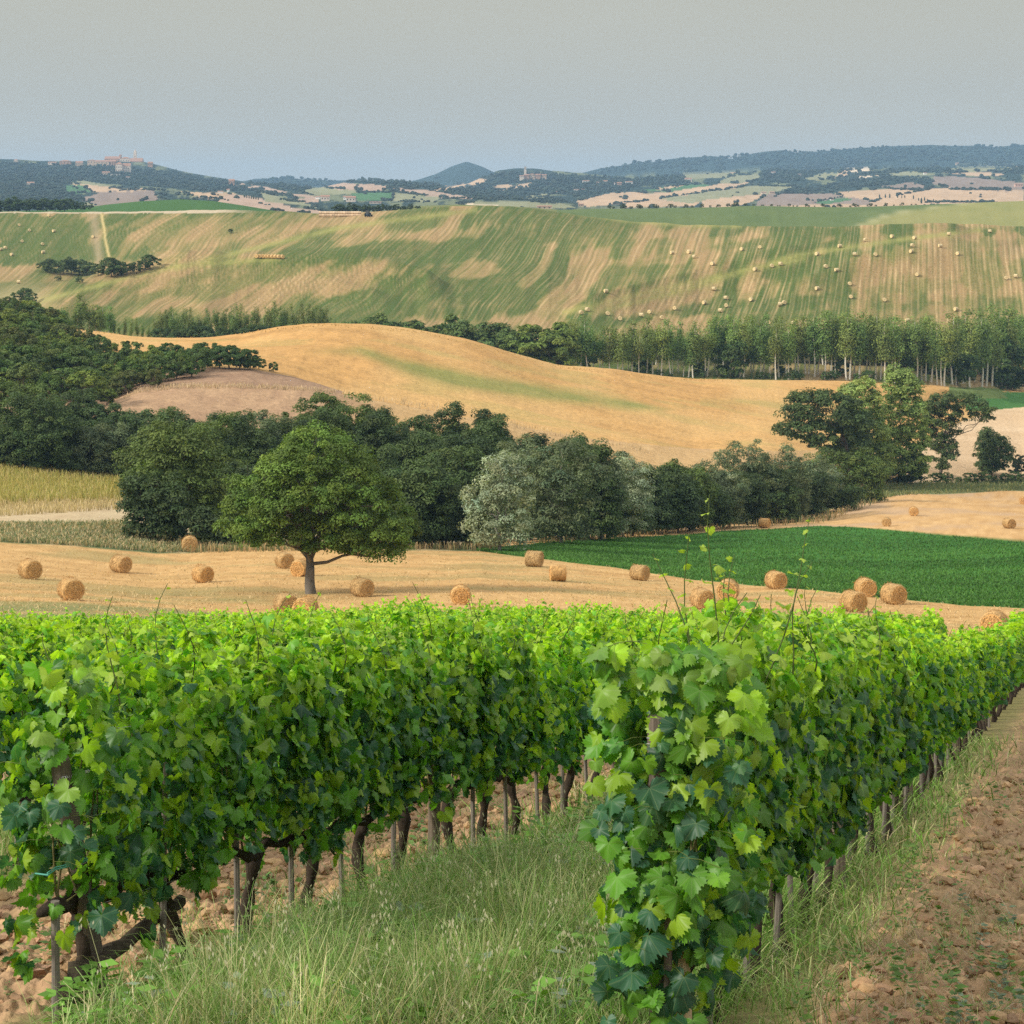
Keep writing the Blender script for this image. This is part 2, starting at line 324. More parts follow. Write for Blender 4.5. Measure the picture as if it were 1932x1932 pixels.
GZ += near*(tilled*(.11*(cl-.5)*1.5*lodf+.12*(cl2-.5)-.05*rid*lodf)+(1-tilled)*.05*(cl2-.5))
GV = HZ-GZ/GY*FL
_vis = None
def ground_z(X, Y):
    """height of the ground at plan position"""
    X = np.atleast_1d(np.asarray(X, float)); Y = np.atleast_1d(np.asarray(Y, float))
    px = X/Y*FL+CX; j = np.clip(np.searchsorted(pxc, px)-1, 0, NU-2); f = np.clip((px-pxc[j])/(pxc[j+1]-pxc[j]), 0, 1)
    z = np.zeros(len(X))
    for jj in np.unique(np.concatenate([j, j+1])):
        q = np.where(j == jj)[0]
        if len(q): z[q] += (1-f[q])*np.interp(Y[q], GY[:, jj], GZ[:, jj])
        q = np.where(j+1 == jj)[0]
        if len(q): z[q] += f[q]*np.interp(Y[q], GY[:, jj], GZ[:, jj])
    return z
def spot(px, py, Ymin=0, Ymax=1e9):
    """where the line of sight through a surveyed point meets the ground"""
    j = int(np.clip(np.searchsorted(pxc, px), 0, NU-1)); Yc = GY[:, j]; v = GV[:, j]
    idx = np.where((Yc >= Ymin) & (Yc <= Ymax) & (v <= py))[0]
    if len(idx) == 0: i = np.where(Yc >= Ymin)[0]; i = i[np.argmin(v[i]*(Yc[i] <= Ymax)+1e6*(Yc[i] > Ymax))]
    else: i = idx[0]
    if i > 0 and v[i-1] > py and Yc[i-1] >= Ymin:
        t = (v[i-1]-py)/(v[i-1]-v[i]+1e-9); Y = Yc[i-1]+(Yc[i]-Yc[i-1])*t; z = GZ[i-1, j]+(GZ[i, j]-GZ[i-1, j])*t
    else: Y = Yc[i]; z = GZ[i, j]
    return np.array([(px-CX)/FL*Y, Y, z])
def inpoly(px, py, P):
    P = np.asarray(P, float); c = np.zeros(np.shape(px), bool); n = len(P); j = n-1
    for i in range(n):
        xi, yi = P[i]; xj, yj = P[j]
        if yi != yj: c ^= ((yi > py) != (yj > py)) & (px < (xj-xi)*(py-yi)/(yj-yi)+xi)
        j = i
    return c
# ---- ground cover colour, in survey coordinates
A = np.zeros(GY.shape+(3,))
col = lambda r, g, b: np.array([r, g, b])
def mixc(a, b, t): return a*(1-t[..., None])+b*t[..., None]
def seg(a, b): return slice(kr(a) if a else 0, (kr(b)+1) if b else NR)
SOIL = col(.37, .235, .13); STRAW = col(.50, .335, .16); GREEN = col(.075, .13, .030)
n1 = fbm(GX/1.1, GY/1.6, 31, 5); n2 = fbm(GX/.25, GY/.3, 33, 4)
# vineyard
s = slice(0, kr('k2')+1)
g = mixc(SOIL[None, None]*(.72+.55*cl[s][..., None]), col(.21, .185, .075)*np.ones(3), np.clip(1-tilled[s], 0, 1))
g = mixc(g, col(.27, .21, .11)*np.ones(3), .35*sst(.5, .7, n1[s]))
A[s] = g
lv = sst(60, 75, GY[s])[..., None]; gg = mixc(STRAW*np.ones(3)*.9, col(.17,.20,.075)*np.ones(3), .85*sst(.42, .56, fbm(GX[s]/9, GY[s]/4, 41, 4)+.12*(GV[s] > 1150)))
A[s] = A[s]*(1-lv)+gg*lv
# stubble with swaths
s = slice(kr('k2'), kr('k3')+1); X_, Y_, P_, V_ = GX[s], GY[s], GP[s], GV[s]
sw = vn((Y_+.10*X_+2.0*fbm(X_/30, Y_/30, 6, 2))/1.5, X_/26, 51)
st = fbm(X_/1.0, (Y_+.1*X_)/.7, 52, 4)
base = mixc(col(.42, .245, .095)*np.ones(3), col(.60, .385, .165)*np.ones(3), np.clip(.55*sw+1.2*st-.45, 0, 1))
gpatch = sst(.50, .66, fbm(X_/16, Y_/5, 53, 4)+.20*sst(700, 60, P_)*sst(1060, 1150, V_)-.05)
base = mixc(base, col(.20, .21, .085)*np.ones(3), gpatch*(.2+.4*st))
gb = sst(60, 20, np.abs(V_-(1118-.02*P_)))*sst(560, 200, P_)*0+sst(.45, .62, fbm(X_/14, Y_/4, 55, 3))*sst(620, 380, P_)*sst(1100, 1150, V_)
base = mixc(base, col(.17, .20, .075)*np.ones(3), np.clip(gb, 0, 1)*.8)
A[s] = base
# alfalfa on the right, rough margin on the left
s = seg('k3', 'k4'); X_, Y_, P_, V_ = GX[s], GY[s], GP[s], GV[s]
rw = vn((Y_+.12*X_)/1.7, X_/50, 61); al = fbm(X_/.7, Y_/1.1, 62, 4)
alf = mixc(col(.028, .10, .018)*np.ones(3), col(.065, .185, .035)*np.ones(3), np.clip(.6*rw+.9*al-.3, 0, 1))
mg = mixc(col(.10, .14, .06)*np.ones(3), col(.36, .29, .15)*np.ones(3), sst(.42, .62, fbm(X_/2.5, Y_/2, 63, 4)))
A[s] = mixc(mg, alf, sst(905, 912, P_))
# far stubble / left dry meadow
s = slice(kr('k4')+1, kr('k5')+1); X_, Y_, P_, V_ = GX[s], GY[s], GP[s], GV[s]
sw = vn((Y_-.15*X_)/3.0, X_/40, 71); st = fbm(X_/1.5, Y_/1.2, 72, 4)
base = mixc(col(.43, .25, .10)*np.ones(3), col(.60, .385, .175)*np.ones(3), np.clip(.6*sw+1.2*st-.45, 0, 1))
base = mixc(base, col(.45, .30, .17)*np.ones(3), sst(.5, .8, fbm(X_/8, Y_/8, 73)))
lm = mixc(col(.40, .29, .17)*np.ones(3), col(.56, .45, .27)*np.ones(3), st)
A[s] = mixc(lm, base, sst(880, 920, P_))
s = slice(kr('k5')+1, kr('k6')+1); X_, Y_, P_, V_ = GX[s], GY[s], GP[s], GV[s]
ye = mixc(col(.46, .34, .13)*np.ones(3), col(.36, .31, .07)*np.ones(3), fbm(X_/2, Y_/3, 74))
vg = mixc(col(.12, .15, .06)*np.ones(3), col(.26, .24, .11)*np.ones(3), fbm(X_/2, Y_/3, 75))
A[s] = mixc(ye, vg, sst(280, 400, P_))
# valley floor, then right-hand pale stubble
s = slice(kr('k6')+1, kr('k8')+1); X_, Y_, P_, V_ = GX[s], GY[s], GP[s], GV[s]
pk = mixc(col(.30, .185, .11)*np.ones(3), col(.46, .30, .17)*np.ones(3), fbm(X_/2.0, Y_/3, 76, 5))
pk = mixc(pk, mixc(col(.44, .275, .12)*np.ones(3), col(.54, .36, .17)*np.ones(3), fbm(X_/2.0, Y_/3, 76, 5)), sst(600, 760, P_))
pale = mixc(col(.50, .34, .19)*np.ones(3), col(.64, .47, .29)*np.ones(3), vn((Y_*.9-X_*.8)/4, (X_+Y_)/60, 77))
A[s] = mixc(pk, pale, sst(1690, 1720, P_))
# wheat hill
s = slice(kr('k8')+1, kr('k12')+1); X_, Y_, P_, V_ = GX[s], GY[s], GP[s], GV[s]
GOLD = col(.50, .285, .102)
wn = fbm(X_/1.6, Y_/5, 81, 5); wh = mixc(GOLD*.82*np.ones(3), GOLD*1.13*np.ones(3), wn)
dr = vn((Y_+.25*X_+6*fbm(X_/60, Y_/60, 88, 2))/1.3, X_/45, 86); dr2 = vn((Y_+.25*X_+6*fbm(X_/60, Y_/60, 88, 2))/5.5, X_/80, 186)
tq = (Y_+.25*X_+6*fbm(X_/60, Y_/60, 88, 2))/16; tq = np.abs(tq-np.round(tq))*16; wh = wh*(.86+.18*dr+.12*dr2-.16*np.exp(-((tq-.9)/.35)**2))[..., None]
wh = mixc(wh, col(.60, .39, .16)*np.ones(3), .5*sst(.4, .7, fbm(X_/20, Y_/30, 82)))
crease = np.interp(P_, [560, 680, 760, 860, 1000, 1150, 1250], [664, 662, 690, 716, 738, 758, 772])
wd = np.interp(P_, [560, 700, 860, 1000, 1150, 1260], [6, 10, 17, 15, 11, 4])
cz = np.exp(-((V_-crease)/wd)**2)*sst(540, 760, P_)*sst(1300, 1180, P_)*(.45+1.0*fbm(X_/6, Y_/14, 83, 4))
wh = mixc(wh, col(.21, .225, .065)*np.ones(3), np.clip(cz, 0, .88))
c2 = sst(.52, .72, fbm(X_/15+4, Y_/9, 84, 4))*sst(980, 760, np.abs(P_-1000)+0*V_)*.45*(V_ > 640)
c3 = np.exp(-((V_-(757+.03*(P_-1300)))/7)**2)*(P_ > 1320)*(P_ < 1700)*.35
wh = mixc(wh, col(.36, .29, .10)*np.ones(3), np.clip(c2+c3, 0, .6))
md = mixc(col(.24, .145, .09)*np.ones(3), col(.38, .245, .15)*np.ones(3), fbm(X_/1.2, Y_/2.5, 85, 5))
isM = ((Y_ < np.interp(P_, pxc, KY[4+8])+.0) & (P_ < 645)) 
pkk = mixc(col(.43, .265, .12)*np.ones(3), col(.53, .35, .17)*np.ones(3), fbm(X_/2.0, Y_/3, 76, 5))
strip = np.interp(P_, [640, 880, 1100, 1300, 1450, 1640], [744, 788, 826, 846, 850, 856])
wh = np.where(((V_ > strip+3*(fbm(X_/3, Y_/3, 87)-.5)) & (P_ > 640) & (P_ < 1660) & (Y_ < 440))[..., None], pkk, wh)
wh = np.where(isM[..., None], md, wh)
rp = (V_ > np.interp(P_, [1660, 1700, 1740, 1800, 1880, 1932], [900, 880, 838, 800, 773, 768]))*1.0
wh = mixc(wh, mixc(col(.50, .34, .19)*np.ones(3), col(.64, .47, .29)*np.ones(3), vn((Y_*.9-X_*.8)/4, (X_+Y_)/60, 77)), rp)
wh = np.where(((P_ > 1822+(V_-745)*0) & (V_ < np.interp(P_, [1800, 1880, 1932], [775, 773, 768])) & (V_ > 740) & (Y_ > 540))[..., None], mixc(col(.05, .13, .03)*np.ones(3), col(.08, .19, .045)*np.ones(3), wn), wh)
wh = np.where(((V_ < 752) & (P_ > 1790) & (P_ < 1880+40*wn))[..., None], col(.13, .17, .05)*(.7+.6*wn[..., None]), wh)
A[s] = wh
# the big striped hill
s = slice(kr('k12')+1, kr('k19')+1); X_, Y_, P_, V_ = GX[s], GY[s], GP[s], GV[s]
lean = np.interp(P_, [0, 400, 1000, 1350, 1700, 1932, 2400], [.9, 1.35, .72, .42, .03, -.14, -.2])
# straw left in mown lines that run with the slope, bent by the relief
vv = V_-500+34*(fbm(P_/110, V_/55, 90, 2)-.5)
q = P_+lean*vv
sn = vn(q/6.0, V_/70, 91); sn2 = vn(q/2.6, V_/26, 92); sn3 = vn(q/17, V_/55, 93)
big = fbm(q/34, V_/85, 94, 4); big2 = fbm(P_/130+V_/60, V_/34, 95, 3)
TAN = col(.31, .20, .095); TANL = col(.52, .37, .185); GRN = col(.15, .165, .042); DGR = col(.058, .10, .022)
gr = sst(.38, .60, big*.55+big2*.5)
patches = [  # (polygon, added greenness)
 ([(260,500),(560,497),(800,545),(640,600),(200,600)], -.25), ([(60,600),(60,570),(160,550),(300,505),(360,503),(200,560),(140,600)], -.12),
 ([(740,520),(860,425),(900,420),(1080,480),(1060,600),(660,600)], .45), ([(850,390),(1060,395),(1150,470),(900,470),(640,560),(560,520)], -.05),
 ([(560,570),(820,520),(900,560),(760,620),(560,620)], .38), ([(640,470),(720,410),(900,392),(760,470)], -.3),
 ([(240,408),(640,405),(560,440),(400,500),(330,495),(240,450)], -.3), ([(430,470),(640,425),(900,398),(700,500),(520,487)], .25),
 ([(1080,425),(1500,430),(1450,470),(1300,520),(1120,560)], -.12), ([(1600,490),(1760,440),(1932,440),(1932,600),(1640,600)], -.38),
 ([(1120,590),(1400,505),(1640,460),(1800,436),(1640,480),(1400,540)], .35), ([(1100,600),(1500,560),(1932,560),(1932,590),(1500,580),(1120,615)], .28),
 ([(1300,424),(1932,425),(1932,440),(1760,438),(1500,448),(1300,438)], .42), ([(0,405),(165,405),(150,500),(0,500)], .9), ([(0,500),(180,500),(90,575),(0,575)], -.15),
 ([(200,405),(255,405),(250,500),(215,500)], .5)]
for P0, dv in patches:
    j1 = 60*(fbm(q/14, V_/50, 96, 3)-.5); j2 = 26*(fbm(q/10+9, V_/40, 97, 3)-.5)
    acc = 0
    for ox, oy in ((-6, 0), (6, 0), (0, -3), (0, 3), (0, 0)): acc = acc+inpoly(P_+j1+ox, V_+j2+oy, P0)
    gr = gr+dv*acc/5
gr = np.clip(gr, 0, 1)
green = mixc(GRN*np.ones(3), DGR*np.ones(3), np.clip(gr*1.5-.6, 0, 1))
tan = mixc(TAN*np.ones(3), TANL*np.ones(3), sst(.45, .8, sn))
sn4 = fbm(P_/7, V_/1.6, 99, 3); sn5 = vn(q/1.9, V_/12, 89)
strk = np.clip(.42*sn+.34*sn2+.30*sn3+.25*sn5+.45*(sn4-.5)-.14, 0, 1)
mot = .6*fbm(q/9, V_/16, 190, 4)+.4*fbm(P_/16, V_/5, 189, 4)
cover = np.clip(.5+(.50-gr)*1.05+.75*(mot-.5)+.55*(strk-.45), 0, 1)
hill = mixc(green, mixc(TAN*np.ones(3), TAN*1.15*np.ones(3), sn), cover*.85+.05)
def lines(qc, sp, wd, sd): 
    ph = qc/sp+.35*(vn(qc/sp/2, V_/60, sd)-.5); d_ = np.abs(ph-np.round(ph))*sp; on = sst(.30, .62, vn(np.round(ph)*3.7, V_/34+np.round(ph)*.37, sd+1))
    return np.exp(-(d_/wd)**2)*on
hill = mixc(hill, TANL*np.ones(3), np.clip((lines(q, 10.5, 1.4, 191)*(.25+.75*cover)*.8+lines(q+3, 6.2, 1.0, 195)*.35)*(.25+1.3*fbm(P_/60, V_/22, 199, 3))*np.interp(P_, [200, 600, 1000, 1500], [.55, .6, .75, 1]), 0, 1))
hill = mixc(hill, DGR*1.15*np.ones(3), lines(q+5.4, 10.5, 1.6, 193)*.6*(1-.35*cover))
# yellow-green ridge edges
for R_ in ((PL(1110,592, 1300,545, 1500,482, 1700,452, 1850,434)), (PL(1060,590, 1250,545, 1400,512, 1520,488)), PL(70,570, 150,548, 300,508, 400,497, 530,488), PL(330,505,640,430,900,396), PL(1060,396,1180,416,1300,424,1400,426)):
    e = V_-np.interp(P_, R_[:, 0], R_[:, 1]); ok = (P_ > R_[0, 0]) & (P_ < R_[-1, 0])
    hill = mixc(hill, col(.29, .275, .085)*np.ones(3), ok*np.exp(-(e/5)**2)*.62*(.6+.8*sn3))
# dirt track and gully at the left, hay-yellow line
tr = np.exp(-((P_-np.interp(V_, [400, 430, 460, 490, 510], [190, 196, 200, 208, 214])+4*(fbm(V_/6, P_*0, 98)-.5))/2.6)**2)*(V_ < 512)*(P_ < 300)
hill = mixc(hill, col(.55, .42, .18)*np.ones(3), tr*.85)
tr2 = np.exp(-((P_-np.interp(V_, [400, 450, 510], [176, 182, 190]))/9)**2)*(V_ < 505)*(P_ < 300); hill = mixc(hill, col(.36, .27, .16)*np.ones(3), tr2*.6)
hill = mixc(hill, col(.46, .37, .25)*np.ones(3), (V_ < 402.5-.004*np.abs(P_-200))*sst(500, 400, P_))
lowl = sst(520, 565, V_)*sst(130, 50, P_+20*(big-.5))*(Y_ > 640); hill = mixc(hill, col(.33, .27, .13)*(.7+.6*big[..., None]), lowl*.7)
A[s] = hill
# dark green field on the crest, yellow-green beside it
s = slice(kr('k19')+1, kr('k21')+1); X_, Y_, P_, V_ = GX[s], GY[s], GP[s], GV[s]
gn = fbm(X_/12, Y_/40, 101, 4); g1 = mixc(col(.085, .125, .04)*np.ones(3), col(.13, .165, .055)*np.ones(3), gn)
g1 = mixc(g1, col(.055, .12, .03)*np.ones(3), (P_ < 560)*1.0)
edge = np.interp(V_, [382, 390, 400, 410, 420, 430], [1838, 1770, 1700, 1660, 1640, 1610])
yel = mixc(col(.20, .21, .07)*np.ones(3), col(.27, .25, .09)*np.ones(3), gn)
g1 = mixc(g1, yel, sst(-14, 14, P_-edge)); g1 = mixc(g1, col(.42, .38, .20)*np.ones(3), np.exp(-((P_-edge)/11)**2)*.45)
g1 = mixc(g1, yel*.8, ((P_ > 560) & (P_ < 1050))*.6)
A[s] = g1
# distant country: woods, ploughed land and stubble
s = slice(kr('k21')+1, NR); X_, Y_, P_, V_ = GX[s], GY[s], GP[s], GV[s]
W_ = col(.026, .044, .036); OL = col(.15, .165, .085); TN = col(.45, .31, .19); PK = col(.40, .28, .20); MV = col(.24, .18, .14); PG = col(.24, .235, .13); GF = col(.07, .15, .06); PA = col(.60, .48, .34)
fn = fbm(P_/22, V_/7, 111, 4)
f = mixc(OL*np.ones(3), W_*np.ones(3), sst(.35, .55, fn))
FARF = [
 (PG, [(205,362),(150,352),(125,345),(160,340),(230,355),(300,368),(250,385),(180,392),(150,390)]), (MV, [(150,375),(200,360),(290,358),(300,378),(250,392),(190,392)]),
 (TN, [(135,347),(165,348),(230,356),(275,355),(275,360),(180,362)]), (GF, [(120,350),(150,348),(175,362),(130,366)]),
 (TN, [(340,362),(440,364),(455,372),(430,378),(380,372)]), (PK, [(390,392),(430,366),(470,370),(560,392),(640,402),(560,408),(480,398)]),
 (PK, [(455,345),(500,352),(545,362),(520,366),(440,352)]), (PK, [(580,372),(485,362),(560,366),(600,370),(600,382),(540,380)]),
 (PG, [(490,362),(560,378),(600,392),(500,380)]), (PG, [(560,362),(600,352),(660,358),(690,366),(590,368)]), (PK, [(600,352),(650,345),(740,350),(720,360),(640,358)]),
 (GF, [(660,364),(746,362),(740,378),(672,378)]), (PG, [(742,362),(830,372),(820,382),(740,380)]), (PK, [(740,354),(800,358),(870,368),(900,376),(840,374),(760,362)]),
 (TN, [(930,350),(1010,345),(1000,352),(940,360)]), (PG, [(860,384),(960,378),(1060,384),(1090,392),(900,392)]), (PA, [(880,384),(980,392),(1000,397),(880,394)]), (TN, [(812,362),(890,352),(930,338),(895,336),(840,350)]),
 (OL, [(860,325),(905,330),(880,342),(812,340)]), (PG, [(990,370),(1040,364),(1030,372),(1000,374)]),
 (TN, [(1085,380),(1150,364),(1200,362),(1260,368),(1240,378),(1150,386),(1110,390)]), (TN, [(1180,372),(1320,352),(1420,340),(1400,352),(1340,372),(1310,388),(1180,392)]),
 (PG, [(1240,375),(1420,350),(1500,352),(1460,372),(1300,384)]), (TN, [(1325,378),(1420,367),(1445,366),(1420,380),(1370,395),(1325,395)]), (GF, [(1200,360),(1280,350),(1330,347),(1340,350),(1260,362)]), (TN, [(1235,357),(1270,350),(1290,350),(1250,360)]),
 (MV, [(1430,380),(1450,365),(1560,365),(1700,366),(1640,390),(1500,394),(1425,392)]), (GF, [(1535,382),(1590,372),(1610,376),(1560,386)]), (PG, [(1270,326),(1320,322),(1390,326),(1380,335),(1300,338)]),
 (col(.52,.32,.22), [(1340,318),(1350,317),(1395,320),(1388,327),(1355,325)]), (PG, [(1300,312),(1350,308),(1380,312),(1340,318),(1290,318)]), (PG, [(1350,345),(1380,332),(1430,328),(1440,338),(1400,346)]),
 (PG, [(1518,336),(1570,322),(1600,320),(1590,330),(1550,340),(1530,340)]), (TN, [(1590,322),(1606,318),(1600,330),(1570,338)]),
 (TN, [(1575,364),(1650,358),(1700,356),(1740,360),(1700,376),(1640,378),(1590,370)]), (TN, [(1700,368),(1760,356),(1800,354),(1932,360),(1932,384),(1800,388),(1740,390),(1660,390),(1640,382)]), (TN, [(1740,358),(1932,358),(1932,382),(1740,382)]),
 (MV, [(1660,352),(1720,344),(1745,350),(1740,356),(1690,358)]), (MV, [(1760,332),(1840,335),(1932,345),(1932,360),(1800,356),(1760,348)]), (TN, [(1430,390),(1560,385),(1700,388),(1700,396),(1430,396)]),
 (PA, [(1598,320),(1640,318),(1645,322),(1600,326)]), (PA, [(1618,332),(1660,330),(1655,335),(1622,335)]), (PG, [(1662,328),(1720,322),(1770,330),(1680,334)]), (TN, [(1630,308),(1700,306),(1760,308),(1770,314),(1690,314),(1640,312)]),
 (PG, [(1790,318),(1900,315),(1920,320),(1820,325)]), (TN, [(1860,306),(1932,308),(1932,314),(1870,312)]), (TN, [(1770,325),(1860,325),(1900,330),(1850,333)]), (PK, [(1760,308),(1830,306),(1850,311),(1800,314)]),
]
woods_far = [  # dense woods (survey polygons) kept for the tree cover too
 [(0,306),(60,308),(200,312),(330,326),(480,350),(560,372),(480,362),(380,360),(280,352),(160,345),(60,362),(0,395)],
 [(0,345),(120,350),(150,375),(140,392),(0,395)], [(650,340),(700,338),(800,344),(860,354),(1000,366),(1060,376),(1075,384),(940,380),(820,372),(760,362),(680,350)],
 [(900,336),(960,324),(1100,332),(1230,345),(1180,362),(1100,372),(1000,362),(860,358)], [(1080,330),(1200,338),(1290,328),(1300,345),(1200,352),(1100,345)],
 [(1420,340),(1440,318),(1560,300),(1640,305),(1600,320),(1530,338),(1480,346)], [(1550,350),(1620,338),(1700,335),(1790,338),(1770,345),(1700,350),(1600,356),(1540,358)],
 [(1640,325),(1700,318),(1760,316),(1820,322),(1850,330),(1720,325),(1680,335),(1600,330)], [(1450,356),(1520,352),(1560,360),(1480,366)],
 [(1100,327),(1200,306),(1400,292),(1480,286),(1660,278),(1932,275),(1932,305),(1780,304),(1640,308),(1520,310),(1400,312),(1250,318),(1130,330)], [(1800,312),(1850,308),(1932,312),(1932,330),(1860,325),(1830,320)],
 [(450,345),(540,335),(620,341),(700,345),(640,348),(560,360),(480,352)], [(780,338),(820,325),(880,308),(940,326),(920,334),(880,338)],
]
for pc, P0 in FARF:
    j1 = 5*(fbm(P_/9, V_/5, 112, 3)-.5); j2 = 3.0*(fbm(P_/9+5, V_/5, 113, 3)-.5)
    m_ = inpoly(P_+j1, V_+j2, P0); f[m_] = (pc*(.85+.3*fn[m_][:, None]))
for P0 in woods_far:
    j1 = 6*(fbm(P_/7, V_/4, 114, 3)-.5); j2 = 2.5*(fbm(P_/7+5, V_/4, 115, 3)-.5)
    m_ = inpoly(P_+j1, V_+j2, P0); inf = np.zeros(m_.shape, bool)
    for pc, Q0 in FARF: inf |= inpoly(P_+j1, V_+j2, Q0)
    m_ &= ~inf | (fn > .66)
    f[m_] = W_*(.8+.5*fn[m_][:, None])
f[Y_ > 6200] = W_*(.8+.4*fn[Y_ > 6200][:, None])
A[s] = f
# ---- build the ground pieces
def piece(name, r0, r1, j0, j1, m, **k):
    r1 += 1; j1 += 1
    X_, Y_, Z_ = GX[r0:r1, j0:j1], GY[r0:r1, j0:j1], GZ[r0:r1, j0:j1]; a, b = X_.shape
    V = np.stack([X_, Y_, Z_], -1).reshape(-1, 3); i = np.arange(a*b).reshape(a, b)
    F = np.stack([i[:-1, :-1], i[:-1, 1:], i[1:, 1:], i[1:, :-1]], -1).reshape(-1, 4)
    return mk(name, V, F, m, col=A[r0:r1, j0:j1].reshape(-1, 3), smooth=True, kind='structure', **k)
jc = lambda px: int(np.argmin(abs(pxc-px)))
E = NU-1; R = kr
piece('vineyard_ground', 0, R('k1'), 0, E, M['soil'])
piece('stubble_field', R('k1'), R('k3'), 0, E, M['field'])
piece('field_margin', R('k3'), R('k4'), 0, jc(908), M['field'])
piece('alfalfa_field', R('k3'), R('k4'), jc(908), E, M['field'])
piece('dry_meadow', R('k4'), R('k5'), 0, jc(908), M['field'])
piece('stubble_field', R('k4'), R('k5'), jc(908), E, M['field'])
piece('valley_floor', R('k5'), R('k8'), 0, E, M['crop'])
piece('wheat_field', R('k8'), R('k12'), 0, E, M['crop'])
piece('striped_hill', R('k12'), R('k19'), 0, E, M['crop'])
piece('green_field', R('k19'), R('k21'), 0, E, M['crop'])
piece('distant_hills', R('k21'), NR-1, 0, E, M['far'])
# ------------------------------------------------------------------ straw bales
ORD = 'zeroth first second third fourth fifth sixth seventh eighth ninth tenth eleventh twelfth thirteenth fourteenth fifteenth sixteenth seventeenth eighteenth nineteenth'.split()
TENS = {20: ('twentieth', 'twenty'), 30: ('thirtieth', 'thirty'), 40: ('fortieth', 'forty'), 50: ('fiftieth', 'fifty'), 60: ('sixtieth', 'sixty'), 70: ('seventieth', 'seventy'), 80: ('eightieth', 'eighty'), 90: ('ninetieth', 'ninety')}
def ordn(i):
    if i < 20: return ORD[i]
    t, u = i//10*10, i % 10
    return TENS[t][0] if u == 0 else TENS[t][1]+'-'+ORD[u]
def bale_mesh(r, L_, seed, hi=True):
    g = np.random.default_rng(seed); mb = MB(); n = 40 if hi else 16; m = 14 if hi else 4
    a = np.arange(n)*2*PI/n; R0 = r*(1+.018*np.sin(2*a+g.random()*6)-.03*(np.sin(a) < -.8))
    rows = []; yy = np.linspace(-L_/2, L_/2, m)
    for y in yy:
        e = 1-.06*(abs(y)/(L_/2))**6
        rr = R0*e*(1+(.025 if hi else .01)*(g.random(n)-.5)); rows.append(np.c_[rr*np.cos(a), np.full(n, y), rr*np.sin(a)])
    V = np.concatenate(rows); i = np.arange(m-1)[:, None]*n; j = np.arange(n)[None]; k = (j+1) % n
    F = np.stack([i+j, i+n+j, i+n+k, i+k], -1).reshape(-1, 4)
    cS = col(.40, .27, .125)*(.75+.5*g.random((len(V), 1))); mb.add(V, F, cS*np.array([1, .92, .8]))
    for sy in (-1, 1):   # the rolled ends: rings of straw spiralling in
        nr = 9 if hi else 3; rv = []; cc = []
        for q in range(nr+1):
            rr = R0*.94*(1-q/nr); d_ = .02*math.sin(q*2.4)+.03*(g.random(n)-.5) if hi else 0*a
            rv.append(np.c_[rr*np.cos(a), np.full(n, sy*L_/2)+sy*d_*(q > 0), rr*np.sin(a)])
            cc.append(col(.54, .32, .12)*((.62+.45*(q % 2))+.35*g.random((n, 1))))
        V = np.concatenate(rv); i = np.arange(nr)[:, None]*n
        F = np.stack([i+j, i+k, i+n+k, i+n+j], -1).reshape(-1, 4)
        mb.add(V, F if sy > 0 else F[:, ::-1], np.concatenate(cc))
    if hi:   # loose stems
        ns = 700; th = g.random(ns)*2*PI; y = (g.random(ns)-.5)*L_; end = g.random(ns) < .45
        rr = np.where(end, r*np.sqrt(g.random(ns))*.97, r*1.01); y = np.where(end, np.sign(y)*L_/2*1.01, y)
        P = np.c_[rr*np.cos(th), y, rr*np.sin(th)]; D = np.c_[-np.sin(th), g.normal(0, .5, ns), np.cos(th)]
        D = np.where(end[:, None], np.c_[g.normal(0, 1, ns), g.normal(0, .25, ns), g.normal(0, 1, ns)], D+g.normal(0, .25, (ns, 3)))
        D /= np.linalg.norm(D, axis=1)[:, None]; ln = (.06+.14*g.random(ns))[:, None]; S = np.cross(D, P); S /= np.linalg.norm(S, axis=1)[:, None]+1e-9
        Nn = np.where(end[:, None], np.c_[0*th, np.sign(y), 0*th], np.c_[np.cos(th), 0*th, np.sin(th)])
        V = np.stack([P-D*ln-S*.008, P-D*ln+S*.008, P+D*ln+S*.008+Nn*.03, P+D*ln-S*.008+Nn*.03], 1).reshape(-1, 3)
        F = np.arange(4*ns).reshape(-1, 4); cc = np.repeat(col(.60, .38, .16)*(.7+.6*g.random((ns, 1))), 4, 0); mb.add(V, F, cc)
    return mb
BR = .65
bproto = [bale_mesh(BR, 1.22, 100+i).build('straw_bale', M['straw'], link=False) for i in range(5)]
